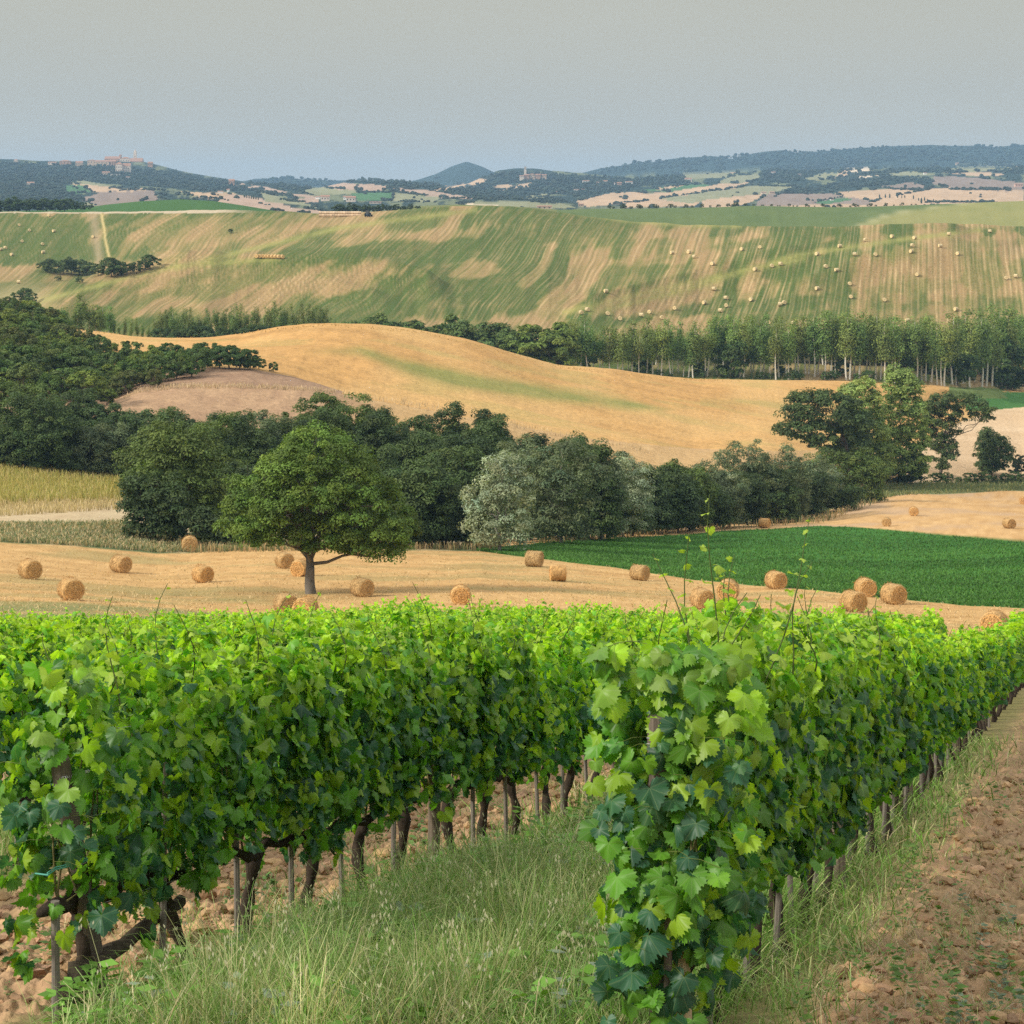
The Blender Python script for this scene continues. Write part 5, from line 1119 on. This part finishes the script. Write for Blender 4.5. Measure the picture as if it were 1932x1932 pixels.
def lane(n, Ya, Yb, la, lb, edge=0, g=gg_):
    """random plan points between rows: la..lb in units of the row spacing, 0 at the right-hand row"""
    t = g.random(n); Y = 1/(1/Ya+(1/Yb-1/Ya)*t); l_ = g.uniform(la, lb, n) if not edge else la+(lb-la)*g.beta(1, 2.2, n); X_ = rowx(0, Y)+3.02*l_; return X_, Y, l_
S_ = Stuff()
def patch(n, Ya, Yb, la, lb, h0, h1, w0, w_, lean=.55, dens=None, dcut=0, edge=0):
    X_, Y, l_ = lane(n, Ya, Yb, la, lb, edge)
    if dens: 
        dd = fbm(X_/dens, Y/dens, 7, 3); keep = dd+gg_.normal(0, .05, n) > dcut; X_, Y = X_[keep], Y[keep]
    n = len(X_); hgt = gg_.uniform(h0, h1, n)*(.6+.8*fbm(X_/.5, Y/.7, 8, 2)); Z = ground_z(X_, Y)
    c = gcol(n, w_)
    # patches of greener and drier growth
    pt = fbm(X_/.9, Y/1.3, 9, 3)[:, None]; c = c*(1-.45*sst(.5, .62, pt))+np.array([.10, .20, .03])*.45*sst(.5, .62, pt); c = c*(.45+1.1*fbm(X_/.3, Y/.45, 19, 3)[:, None])
    wd = w0*(.6+.8*gg_.random(n))*np.clip(Y/12, .9, 3)
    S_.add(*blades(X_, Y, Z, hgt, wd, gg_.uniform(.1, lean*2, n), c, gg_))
patch(42000, 9.3, 16, -.90, -.02, .08, .32, .0038, [3, 4, 4, 3, 2, 1, 2], .8)
patch(25000, 16, 30, -.90, -.02, .10, .32, .0046, [3, 4, 4, 3, 2, 1, 2])
patch(6000, 28, 60, -.95, -.02, .12, .3, .006, [3, 4, 3, 2, 1, 1, 2])
patch(9000, 9.3, 14, -.75, -.3, .30, .62, .0022, [1, 3, 4, 4, 3, 2, 1], .5)
patch(7000, 9.3, 20, -.22, .0, .12, .40, .003, [4, 4, 3, 2, 1, 1, 3])
patch(4200, 9.2, 30, -.02, .24, .05, .22, .0036, [2, 4, 4, 4, 2, 1, 2], .8, .5, .3, 1)
patch(5000, 9.2, 34, .14, .48, .02, .10, .0020, [2, 3, 3, 4, 4, 3, 2], 1.2, .35, .54)
patch(30000, 9.2, 48, .2, 1.6, .02, .13, .0020, [3, 3, 2, 3, 3, 3, 3], 1.2, .4, .57)
patch(2500, 10.3, 24, -1.10, -.9, .08, .30, .003, [3, 4, 3, 3, 1, 1, 3], .7, .8, .44)
patch(5000, 11, 24, -1.9, -1.2, .04, .16, .0025, [3, 3, 3, 3, 2, 2, 3], .9, .7, .56)
patch(9000, 13, 30, -2.9, -1.95, .12, .36, .0035, [3, 4, 4, 3, 2, 1, 2])
X_, Y, l_ = lane(5200, 9.2, 30, .12, 1.5); Z = ground_z(X_, Y); n = len(X_)
S_.add(*blades(X_, Y, Z+.025, gg_.uniform(.03, .07, n), np.full(n, .0022), gg_.uniform(2.2, 5, n), np.array([.50, .40, .27])*(.6+.7*gg_.random((n, 1))), gg_, 0.12))
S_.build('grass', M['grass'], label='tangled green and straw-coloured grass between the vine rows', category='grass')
# wild oats: pale drooping heads on stems
so = Stuff(); n = 260; X_, Y, l_ = lane(n, 9.4, 16, -.92, -.05); Z = ground_z(X_, Y)
for i in range(n):
    h_ = gg_.uniform(.30, .60); a = gg_.random()*6.28; dx, dy = math.cos(a)*.12, math.sin(a)*.1; top = np.array([X_[i]+dx, Y[i]+dy, Z[i]+h_])
    B = np.array([X_[i], Y[i], Z[i]]); s_ = np.array([.0016, 0, 0]); m_ = (B+top)/2+[-.02*math.cos(a), 0, .05]
    V = np.array([B-s_, B+s_, m_-s_, m_+s_, top-s_*.6, top+s_*.6]); so.add(V, np.array([[0, 1, 3, 2], [2, 3, 5, 4]]), None, np.tile([.42, .42, .22], (6, 1)))
    for q in range(gg_.integers(3, 8)):
        p = top+np.array([math.cos(a)*.02*q, math.sin(a)*.02*q, -.004*q*q])+gg_.normal(0, .012, 3); ln = gg_.uniform(.018, .032); w_ = .0042; tdir = np.array([gg_.normal(0, .3), 0, -1])
        V = np.array([p, p+tdir*ln*.45+[w_, 0, 0], p+tdir*ln, p+tdir*ln*.45-[w_, 0, 0]]); so.add(V, np.array([[0, 1, 2, 3]]), None, np.tile([.62, .58, .42], (4, 1)))
so.build('wild_oats', M['grass'], label='pale drooping wild oat heads in the grass strip', category='wild oats')
# broad-leaved weeds
sw_ = Stuff()
def weeds(n, Ya, Yb, la, lb, s0, s1, cbase):
    X_, Y, l_ = lane(n, Ya, Yb, la, lb); Z = ground_z(X_, Y)
    for i in range(n):
        m = gg_.integers(10, 26); hs_ = gg_.uniform(s0, s1); a = gg_.random(m)*6.28; t = gg_.random(m)
        P = np.c_[X_[i]+np.cos(a)*hs_*.35*(1-t*.5), Y[i]+np.sin(a)*hs_*.35*(1-t*.5), Z[i]+.02+hs_*t]
        N_ = np.c_[np.cos(a)*.5, np.sin(a)*.5, .8+0*a]+gg_.normal(0, .3, (m, 3)); T_ = np.c_[np.cos(a), np.sin(a), .1+0*a]
        S2 = np.cross(N_, T_); S2 /= np.linalg.norm(S2, axis=1)[:, None]; ln = hs_*gg_.uniform(.2, .38, m)[:, None]; w_ = ln*.28
        V = np.stack([P-T_*ln*.5, P+S2*w_, P+T_*ln*.6, P-S2*w_], 1).reshape(-1, 3)
        sw_.add(V, np.arange(4*m).reshape(-1, 4), None, np.repeat(np.array(cbase)*(.7+.6*gg_.random((m, 1))), 4, 0))
weeds(420, 9.4, 20, -.95, -.05, .08, .34, (.15, .30, .05)); weeds(120, 9.4, 15, -.9, -.1, .12, .3, (.22, .28, .19))
weeds(330, 9.3, 26, .1, 1.5, .05, .2, (.12, .21, .045)); weeds(60, 9.3, 14, .3, 1.0, .06, .16, (.16, .22, .13)); weeds(90, 11, 22, -1.9, -1.0, .06, .22, (.10, .19, .04))
weeds(26, 10, 22, .95, 1.6, .2, .45, (.07, .15, .035))
sw_.build('weeds', M['leaf'], label='small broad-leaved weeds among the grass and clods', category='weeds')
# clods of tilled earth
ico = []
import bmesh
bm_ = bmesh.new(); bmesh.ops.create_icosphere(bm_, subdivisions=2, radius=1); bm_.verts.ensure_lookup_table(); iv = np.array([v.co[:] for v in bm_.verts]); itf = np.array([[v.index for v in f.verts] for f in bm_.faces]); bm_.free()
sc_ = Stuff(); CT = []; off = 0; CV = []; CF = []; CCc = []
shp = []
for i in range(12):
    g2 = np.random.default_rng(i); d_ = 1+.55*(vn(iv[:, 0]*2.1+i*7, iv[:, 1]*2.1+iv[:, 2]*1.7, i)-.5)+.5*(vn(iv[:, 2]*4.6+i, iv[:, 0]*4.6-iv[:, 1]*3.6, i+50)-.5); shp.append(iv*d_[:, None]*np.array([1, .85, .65]))
def clods(n, Ya, Yb, la, lb, r0, r1, cut):
    global off
    X_, Y, l_ = lane(n, Ya, Yb, la, lb); dd = fbm(X_/.6, Y/.6, 17, 3); kp = dd > cut; X_, Y = X_[kp], Y[kp]; Z = ground_z(X_, Y)
    for i in range(len(X_)):
        r_ = r0+(r1-r0)*gg_.random()**3; a = gg_.random()*6.28; v = shp[gg_.integers(0, 12)]*r_*np.array([gg_.uniform(.8, 1.3), gg_.uniform(.8, 1.2), gg_.uniform(.7, 1.2)])
        v = np.c_[v[:, 0]*math.cos(a)-v[:, 1]*math.sin(a), v[:, 0]*math.sin(a)+v[:, 1]*math.cos(a), v[:, 2]]+[X_[i], Y[i], Z[i]+r_*.25]
        CV.append(v); CF.append(itf+off); off += len(v); CCc.append(np.tile(SOIL*gg_.uniform(.75, 1.35)*np.array([1, gg_.uniform(.95, 1.05), gg_.uniform(.9, 1.1)]), (len(v), 1)))
clods(9000, 9.3, 24, .14, 1.5, .006, .055, .34); clods(4500, 11, 26, -1.9, -1.02, .012, .07, .3); clods(900, 22, 46, .3, 1.5, .02, .09, .35)
mk('earth_clods', np.concatenate(CV), np.concatenate(CF), M['soil'], col=np.concatenate(CCc), kind='stuff', smooth=False, label='crumbled reddish clods of tilled earth beside the vines', category='earth clods')
# rank grass round the fields
sf = Stuff()
def rough(poly, n, h0, h1, w0, cols, Yr, g=gg_, lean=.4):
    poly = np.array(poly, float); lo, hi = poly.min(0), poly.max(0)
    px = g.uniform(lo[0], hi[0], n*3); py = g.uniform(lo[1], hi[1], n*3); ok = inpoly(px, py, poly); px, py = px[ok][:n], py[ok][:n]
    P = np.array([spot(a, b, *Yr) for a, b in zip(px, py)]); n = len(P); cols = np.array(cols); c = cols[g.integers(0, len(cols), n)]*(.75+.5*g.random((n, 1)))
    sf.add(*blades(P[:, 0], P[:, 1], P[:, 2], g.uniform(h0, h1, n), w0*(.6+.8*g.random(n)), g.uniform(.05, lean, n), c, g))
YL = [(.42, .34, .10), (.36, .33, .09), (.50, .40, .17), (.30, .30, .08)]
rough([(-20,878),(0,878),(130,890),(275,905),(268,945),(0,955),(-20,955)], 9000, .7, 1.3, .05, YL, (200, 300))
rough([(-20,950),(260,945),(255,960),(0,975),(-20,975)], 2200, .4, .8, .05, [(.52, .42, .22), (.48, .37, .2)], (200, 300))
MGR = [(.16, .20, .08), (.24, .26, .13), (.44, .35, .19), (.50, .38, .2)]
rough([(-20,990),(150,988),(240,985),(250,1005),(480,1025),(560,1036),(300,1043),(150,1030),(-20,1022)], 12000, .2, .6, .05, MGR, (170, 260), lean=1.1)
rough([(330,1030),(640,1028),(800,1030),(960,1028),(940,1040),(700,1036),(360,1044)], 2600, .4, .9, .045, [(.48, .33, .17), (.35, .27, .13), (.2, .22, .1)], (180, 260))
rough([(1000,1022),(1300,1004),(1460,990),(1560,972),(1640,945),(1660,948),(1560,985),(1400,998),(1250,1010),(1020,1028)], 3600, .5, 1.2, .05, [(.50, .34, .17), (.42, .32, .17), (.16, .2, .08)], (220, 380))
rough([(1640,915),(1932,905),(1940,925),(1700,935),(1640,945)], 6000, .25, .8, .07, [(.12, .17, .06), (.2, .22, .1), (.28, .26, .1)], (300, 470))
rough([(225,756),(262,734),(330,726),(450,726),(560,731),(640,737),(640,742),(560,737),(450,733),(330,734),(262,742)], 1800, .25, .8, .05, [(.60, .46, .30), (.52, .38, .24)], (340, 372))
rough([(640,737),(880,775),(960,795),(1100,828),(1230,850),(1230,858),(1000,815),(860,786),(640,745)], 2600, .25, .8, .06, [(.64, .50, .32), (.52, .38, .24)], (340, 460))
rough([(170,622),(330,634),(500,622),(620,610),(800,625),(960,665),(1050,690),(1250,712),(1400,718),(1400,722),(1250,717),(1050,695),(960,671),(800,630),(620,615),(500,627),(330,640),(170,628)], 7000, .15, .35, .12, [(.56, .38, .16), (.5, .33, .13)], (430, 620))
sf.build('rank_grass', M['grass'], label='rank dry and green grass along the field edges', category='grass')
sa = Stuff(); ax = gg_.uniform(900, 1950, 60000); t = gg_.random(60000); r3, r4 = 4+2, 4+3
ya = np.interp(ax, pxc, KY[r3]); yb_ = np.interp(ax, pxc, KY[r4]); Y = 1/(1/ya+(1/yb_-1/ya)*t); X_ = (ax-CX)/FL*Y; ok = yb_-ya > 6; X_, Y = X_[ok], Y[ok]; n = len(X_); Z = ground_z(X_, Y)
c = np.array([.078, .18, .03])*(.6+.8*gg_.random((n, 1)))*(.75+.5*vn((Y+.12*X_)/1.7, X_/50, 61)[:, None]); sa.add(*blades(X_, Y, Z, gg_.uniform(.10, .28, n), .05*(.6+.8*gg_.random(n)), gg_.uniform(.3, 1.4, n), c, gg_))
sa.build('alfalfa', M['grass'], label='short dark green alfalfa covering the wedge-shaped field', category='crop')
# stubble straw on the near field
sb = Stuff(); n = 26000; g = gg_; t = g.random(n); Y = 1/(1/95+(1/205-1/95)*t); px = g.uniform(-20, 1950, n); X_ = (px-CX)/FL*Y
lim = np.interp(px, pxc, KY[6]); kp = Y < lim; X_, Y = X_[kp], Y[kp]; n = len(X_); Z = ground_z(X_, Y)
c = np.array([.62, .46, .24])*(.55+.75*g.random((n, 1))); sb.add(*blades(X_, Y, Z, g.uniform(.06, .2, n), .028*(.6+.8*g.random(n)), g.uniform(.5, 2.2, n), c, g))
sb.build('stubble', M['grass'], label='cut straw stubble scattered over the field of bales', category='stubble')
# ------------------------------------------------------------------ distant woods, hedges, cypresses, houses
bm_ = bmesh.new(); bmesh.ops.create_icosphere(bm_, subdivisions=2, radius=1); bm_.verts.ensure_lookup_table(); jv = np.array([v.co[:] for v in bm_.verts]); jf = np.array([[v.index for v in f.verts] for f in bm_.faces]); bm_.free()
tuf = []
for i in range(10):
    q_ = np.random.default_rng(i+40); d_ = 1+.7*(vn(jv[:, 0]*2.3+i*5, jv[:, 1]*2.3+jv[:, 2]*2, i)-.5)+.5*(q_.random(len(jv))-.5); v = jv*d_[:, None]; v[:, 2] = v[:, 2]*.9+.65; tuf.append(v)
gw = np.random.default_rng(321)
def spots(px, py, Ymin, Ymax): return np.array([spot(a, b, Ymin, Ymax) for a, b in zip(px, py)])
def wood(name, pts, spx, cbase, label, hs=1.0):
    CV, CF, CCc = [], [], []; off = 0
    for p in pts:
        s_ = spx*p[1]/FL*gw.uniform(.6, 1.35); v = tuf[gw.integers(0, 10)]*np.array([s_*.5*gw.uniform(.8, 1.4), s_*.5, s_*.5*hs*gw.uniform(.7, 1.3)])+p
        CV.append(v); CF.append(jf+off); off += len(v); CCc.append(np.tile(np.array(cbase)*gw.uniform(.6, 1.5)*np.array([gw.uniform(.85, 1.2), 1, gw.uniform(.85, 1.15)]), (len(v), 1)))
    mk(name, np.concatenate(CV), np.concatenate(CF), M['leaf'], col=np.concatenate(CCc), kind='stuff', label=label, category='woods')
P_all = []
def fill(poly, dx, dy, prob=1.0):
    lo, hi = np.min(poly, 0), np.max(poly, 0)
    yy = np.arange(lo[1], hi[1], dy); 
    for y in yy:
        x = np.arange(lo[0]+gw.uniform(0, dx), hi[0], dx)+gw.uniform(-dx*.4, dx*.4, len(np.arange(lo[0]+gw.uniform(0, dx), hi[0], dx)))[:1].mean()
        x = x+gw.uniform(-dx*.45, dx*.45, len(x)); y_ = y+gw.uniform(-dy*.5, dy*.5, len(x))
        ok = inpoly(x, y_, poly) & (gw.random(len(x)) < prob)
        for pc, Q0 in FARF: ok &= ~inpoly(x, y_+1.5, Q0)
        P_all.extend(zip(x[ok], y_[ok]))
for P0 in woods_far[:9]+woods_far[10:12]: fill(P0, 5.2, 2.6)
fill(woods_far[9], 6, 3.0, .8)
fill([(0,310),(330,326),(560,375),(400,392),(0,396)], 7, 4, .5)
fill([(1060,345),(1500,320),(1932,305),(1932,345),(1500,372),(1100,385)], 8, 5, .35)
for pc, Q0 in FARF:   # hedgerows on the field borders
    Q0 = np.array(Q0, float)
    for a, b_ in zip(Q0, np.roll(Q0, -1, 0)):
        if gw.random() < .62:
            n = int(np.linalg.norm(b_-a)/3.2); t0, t1 = sorted(gw.random(2)*1.2-.1); t = np.linspace(t0, t1, max(n, 2)); 
            for q in t: 
                if 0 <= q <= 1 and gw.random() < .8: P_all.append(tuple(a+(b_-a)*q+gw.normal(0, .6, 2)))
    for q in range(int(gw.integers(0, 4))): P_all.append(tuple(Q0.mean(0)+gw.normal(0, 5, 2)*[2, .6]))
P_all = [(x, y) for x, y in P_all if -60 < x < 2000]
pw = spots([p[0] for p in P_all], [p[1] for p in P_all], 1900, 7400)
wood('distant_woods', pw, 5.2, (.036, .054, .034), 'dark woods and hedgerows covering the distant hills', .85)
cyp_m = []
for i in range(3):
    a = np.arange(9)*2*PI/9; z = np.linspace(0, 1, 9); r_ = .16*np.sin(np.clip(z*.93+.07, 0, 1)*PI)**.6*(1-.35*z)*(1+.15*np.sin(z*19+i)); mb = MB(); mb.tube(np.c_[0*z, 0*z, z], r_, 9, (.035, .055, .028), rough=.25); cyp_m.append(mb)
cyp_o = []
for mb in cyp_m:
    r = bpy.data.objects.new('cypress_tree', None); c1 = mb.build('crown', M['leaf'], link=False, parent=r); t_ = MB(); t_.tube(np.array([[0, 0, -.08], [0, 0, .2]]), .025, 6, (.1, .08, .06)); c2 = t_.build('trunk', M['bark'], link=False, parent=r); cyp_o.append((r, [c1, c2]))
ci = 0
def cypress(px, foot, hpx, lab, grp, yr=(1900, 7400)):
    global ci
    p = spot(px, foot, *yr); s_ = hpx*p[1]/FL*1.1; ci += 1
    plant(cyp_o[ci % 3], p, (s_*1.25, s_*1.25, s_), ci, (1, 1, 1), label=lab, category='cypress', group=grp)
for i, (zx, zt, zb) in enumerate([(345,650,692),(410,648,692),(458,645,692),(545,648,690),(590,662,690),(623,658,692),(718,662,702),(775,688,722),(805,690,752),(840,682,724),(870,700,726),(938,702,742)]):
    cypress(1600+.1719*zx, 254.7+.1719*zb, .1719*(zb-zt), 'cypress on the road before the pale far field, %s from the left' % ordn(i+1), 'cypresses along the far road')
for i in range(16): cypress(377.4+.1953*(500+i*20), 301.9+.1953*(226+i*4.2), 4.4, 'cypress in the avenue below the hill town, %s from the left' % ordn(i+1), 'cypress avenue')
for i in range(7): cypress(377.4+.1953*(430+i*22), 301.9+.1953*(365+i*3.5), 6, 'cypress above the mauve field, %s from the left' % ordn(i+1), 'cypresses above the mauve field')
cypress(332, 327, 8.5, 'single tall cypress on the skyline right of the hill town', 'lone cypresses')
BRK = (.40, .25, .17); PALE = (.62, .52, .42); WHT = (.85, .82, .76); RF = (.33, .19, .13); OCH = (.50, .38, .27)
def house(px0, px1, yt, yb, Y, wc, rc, lab, roof='gable', cat='house', wins=2, dep=None):
    if Y is None: p = spot((px0+px1)/2, yb, 1900, 7400); Y = p[1]; zb_ = p[2]
    else: zb_ = (HZ-yb)/FL*Y
    m_ = Y/FL; W_ = (px1-px0)*m_; H = (yb-yt)*m_; D_ = dep or max(min(W_*.8, 25), 8); X_ = ((px0+px1)/2-CX)*m_
    root = empty('church' if cat == 'church' else 'tower' if cat == 'tower' else 'house', (X_, Y, zb_), label=lab, category=cat, group='buildings on the distant hills')
    eh = H*(.72 if roof == 'gable' else .9 if roof == 'flat' else .8)
    mb = MB(); mb.box((0, 0, (eh-12)/2), (W_, D_, eh+12), wc); mb.build('wall', M['wall'], parent=root)
    rb = MB(); o_ = .5
    if roof == 'gable': V = [(-W_/2-o_, -D_/2-o_, eh), (W_/2+o_, -D_/2-o_, eh), (W_/2+o_, D_/2+o_, eh), (-W_/2-o_, D_/2+o_, eh), (-W_/2-o_, 0, H), (W_/2+o_, 0, H)]; rb.add(V, [[0, 1, 5, 4], [2, 3, 4, 5], [0, 3, 2, 1]], rc); rb.add(V, [[1, 2, 5], [3, 0, 4]], wc)
    elif roof == 'hip': V = [(-W_/2-o_, -D_/2-o_, eh), (W_/2+o_, -D_/2-o_, eh), (W_/2+o_, D_/2+o_, eh), (-W_/2-o_, D_/2+o_, eh), (-W_*.15, 0, H), (W_*.15, 0, H)]; rb.add(V, [[0, 1, 5, 4], [2, 3, 4, 5], [0, 3, 2, 1]], rc); rb.add(V, [[1, 2, 5], [3, 0, 4]], rc)
    elif roof == 'spire': V = [(-W_/2, -D_/2, eh), (W_/2, -D_/2, eh), (W_/2, D_/2, eh), (-W_/2, D_/2, eh), (0, 0, H)]; rb.add(V, [[0, 1, 4], [1, 2, 4], [2, 3, 4], [3, 0, 4]], rc)
    else: rb.box((0, 0, eh+(H-eh)/2), (W_+.6, D_+.6, H-eh), rc)
    rb.build('roof', M['roof'], parent=root)
    nw = int(max(wins, 0))
    for r_ in range(2 if eh > 9 else 1):
        for q in range(nw):
            wb = MB(); wb.box((-W_/2+W_*(q+.5)/nw, -D_/2-.03, eh*(.35+.35*r_) if eh > 9 else eh*.55), (min(1.4, W_/nw*.4), .12, min(2.2, eh*.3)), (.07, .06, .06)); wb.build('window', M['wall'], parent=root)
    return root
def hz(z, T, Y, wc, rc, lab, **k):
    (sx, ox, sy, oy) = {1: (.1953, 0, .1953, 254.7), 2: (.1953, 377.4, .1953, 301.9), 3: (.1953, 896.2, .1953, 283.0), 4: (.1719, 1271.7, .1719, 254.7), 5: (.1719, 1600, .1719, 254.7)}[z]
    return house(ox+sx*T[0], ox+sx*T[1], oy+sy*T[2], oy+sy*T[3], Y, wc, rc, lab, **k)
hz(1, (1018,1166,206,300), 4985, BRK, RF, 'long brick palace on the crest of the hill town', wins=5)
hz(1, (1166,1262,212,292), 4960, PALE, RF, 'pale arcaded block beside the brick palace in the hill town', wins=4, roof='hip')
hz(1, (1264,1380,222,345), 4950, BRK, RF, 'tall brick church body at the right end of the hill town', roof='gable', cat='church', wins=3)
hz(1, (1292,1320,134,300), 4975, PALE, (.5,.42,.34), 'slender pale bell tower with a spire above the hill town', roof='spire', cat='tower', wins=1)
hz(1, (1153,1173,184,225), 4990, BRK, RF, 'small belfry rising over the brick palace', roof='spire', cat='tower', wins=1)
for T, wc, lab, rf in [((930,1062,243,300),OCH,'wide ochre house left of the brick palace','gable'),((1062,1122,238,305),BRK,'reddish house in front of the brick palace','gable'),((1120,1184,262,372),PALE,'tall pale house stepping down below the palace','hip'),((1190,1262,272,372),PALE,'pale house under the arcaded block','gable'),((735,800,252,312),OCH,'ochre house alone among trees left of the town','gable'),((850,932,238,285),OCH,'low ochre house at the left edge of the town','hip'),((583,682,242,295),BRK,'red-roofed villa on the ridge left of the town','hip'),((470,545,258,288),PALE,'pale low house on the ridge, left of the villa','gable'),((138,172,232,275),PALE,'small pale tower house far left on the ridge','hip'),((375,450,292,318),OCH,'low building under the ridge trees at the left','gable'),((990,1060,352,388),OCH,'house on the slope below the town','gable'),((1075,1158,378,396),WHT,'white wall building on the slope below the town','flat'),((1220,1256,402,418),WHT,'small white house below the church','gable'),((1430,1475,258,300),BRK,'brick house right of the church among trees','gable'),((265,330,452,486),PALE,'pale farmhouse on the wooded slope at the left','gable'),((230,284,672,700),WHT,'white farmhouse among dark trees at the far left','gable')]:
    hz(1, T, 4940-T[3]*1.0 if T[3] < 330 else None, wc, RF, lab, roof=rf, wins=3)
for T, wc, lab, rf in [((474,496,162,200),PALE,'square tower of the small middle village','flat'),((430,474,244,270),PALE,'pale house at the left of the middle village','gable'),((474,522,232,266),BRK,'red-brown house of the middle village under the tower','gable'),((524,576,228,262),OCH,'ochre central house of the middle village','hip'),((584,634,230,264),BRK,'wide red-brown house of the middle village','gable'),((644,690,234,262),OCH,'right-hand house of the middle village','gable')]:
    hz(3, T, 4700-T[3], wc, RF, lab, roof=rf, wins=3, cat='tower' if rf == 'flat' else 'house')
for z, T, wc, lab in [(3,(1040,1112,293,318),WHT,'white farmhouse right of the middle village'),(3,(1170,1200,308,326),WHT,'small white cottage right of the middle village'),(3,(1230,1278,292,318),PALE,'pale villa right of the middle village'),(3,(1345,1372,316,332),WHT,'white barn beside a red one'),(3,(1372,1416,310,338),BRK,'red barn on the middle ridge'),(3,(1455,1520,303,328),WHT,'white long house above the green field'),(3,(955,1006,378,392),WHT,'low white shed below the middle village'),(3,(1030,1056,376,388),WHT,'tiny white shed below the middle village'),(3,(765,792,398,414),PALE,'pale cottage below the middle village'),(3,(600,740,536,572),OCH,'ochre farm group behind the green crest'),(3,(1000,1050,516,548),OCH,'ochre farm right behind the green crest'),
    (2,(1170,1252,338,395),PALE,'pale farmhouse in the hamlet between the hills'),(2,(1118,1162,346,376),WHT,'white house left in the hamlet between the hills'),(2,(1385,1412,346,382),WHT,'white narrow house in the hamlet between the hills'),(2,(1412,1502,348,404),PALE,'large pale house right in the hamlet between the hills'),(2,(280,332,183,242),BRK,'brick house by the cypress avenue'),(2,(175,222,298,320),WHT,'white house below the town, right slope'),(2,(262,286,278,312),WHT,'white tower house below the town, right slope'),(2,(1640,1750,402,420),PALE,'long pale shed behind the crest trees'),
    (4,(120,192,470,514),PALE,'pale farm on the right-hand hills, left end'),(4,(1068,1112,403,427),WHT,'white house in the woods of the right-hand hills'),(4,(1350,1402,427,444),WHT,'white shed at the wood edge of the right-hand hills'),(4,(955,1012,622,646),PALE,'pale farmhouse above the mauve field at the right'),(4,(1048,1102,620,646),OCH,'ochre farmhouse above the mauve field at the right'),(4,(1715,1752,702,718),WHT,'white shed near the far cypress road'),
    (5,(1828,1912,532,566),(.55,.36,.28),'reddish farm at the right border below the far woods'),(5,(830,862,412,432),WHT,'white hut at the wood corner on the right-hand hills'),(5,(1180,1215,305,330),OCH,'ochre house high on the right-hand hills')]:
    hz(z, T, None, wc, RF, lab, roof='gable', wins=3)
# straw stack and tractor on the crest
p = spot(642, 409, 900, 1250); mb = MB(); L_ = 80*p[1]/FL
for i in range(16):
    for r_ in range(2): mb.tube(np.array([[-L_/2+L_*i/16, -.6, .6+r_*1.1], [-L_/2+L_*(i+.95)/16, -.6, .6+r_*1.1]]), .66, 10, np.array([.62, .46, .30])*rng.uniform(.8, 1.2))
o = mb.build('straw_stack', M['straw'], label='long pale stack of straw bales on the hill crest by the dark trees', category='straw stack'); o.location = p+np.array([0, 0, .1])
p = spot(695, 409, 900, 1250); tr_ = empty('tractor', tuple(p), 1.2, label='tiny dark tractor on the hill crest beside the straw stack', category='tractor')
mb = MB(); mb.box((1.0, 0, 1.3), (1.8, .9, .9), (.05, .08, .12)); mb.box((-.6, 0, 1.0), (1.6, .8, .5), (.05, .08, .12)); mb.build('body', M['wall'], parent=tr_)
mb = MB(); mb.box((-.7, 0, 2.0), (1.4, 1.3, 1.5), (.12, .14, .15)); mb.build('cab', M['glass'], parent=tr_)
for sx, r_ in ((-.8, .85), (1.4, .5)):
    for sy in (-1, 1): mb = MB(); mb.tube(np.array([[sx, sy*.75, r_], [sx, sy*1.15, r_]]), r_, 16, (.03, .03, .03)); mb.build('wheel', M['wall'], parent=tr_)
# ------------------------------------------------------------------ the air
hm = bpy.data.materials.new('haze'); hm.use_nodes = True; t_ = hm.node_tree; t_.nodes.clear(); o_ = t_.nodes.new('ShaderNodeOutputMaterial'); v_ = t_.nodes.new('ShaderNodeVolumePrincipled')
v_.inputs['Color'].default_value = (.43, .70, 1, 1); v_.inputs['Density'].default_value = HAZE; t_.links.new(v_.outputs[0], o_.inputs['Volume'])
lo_ = GZ.min()-2; hi_ = max(GZ.max(), 200)+60
hb = MB(); hb.box((0, 6500, (lo_+hi_)/2), (9400, 14200, hi_-lo_)); hz_ = hb.build('haze', hm, kind='stuff', label='thin bluish air between the viewer and the hills', category='haze')
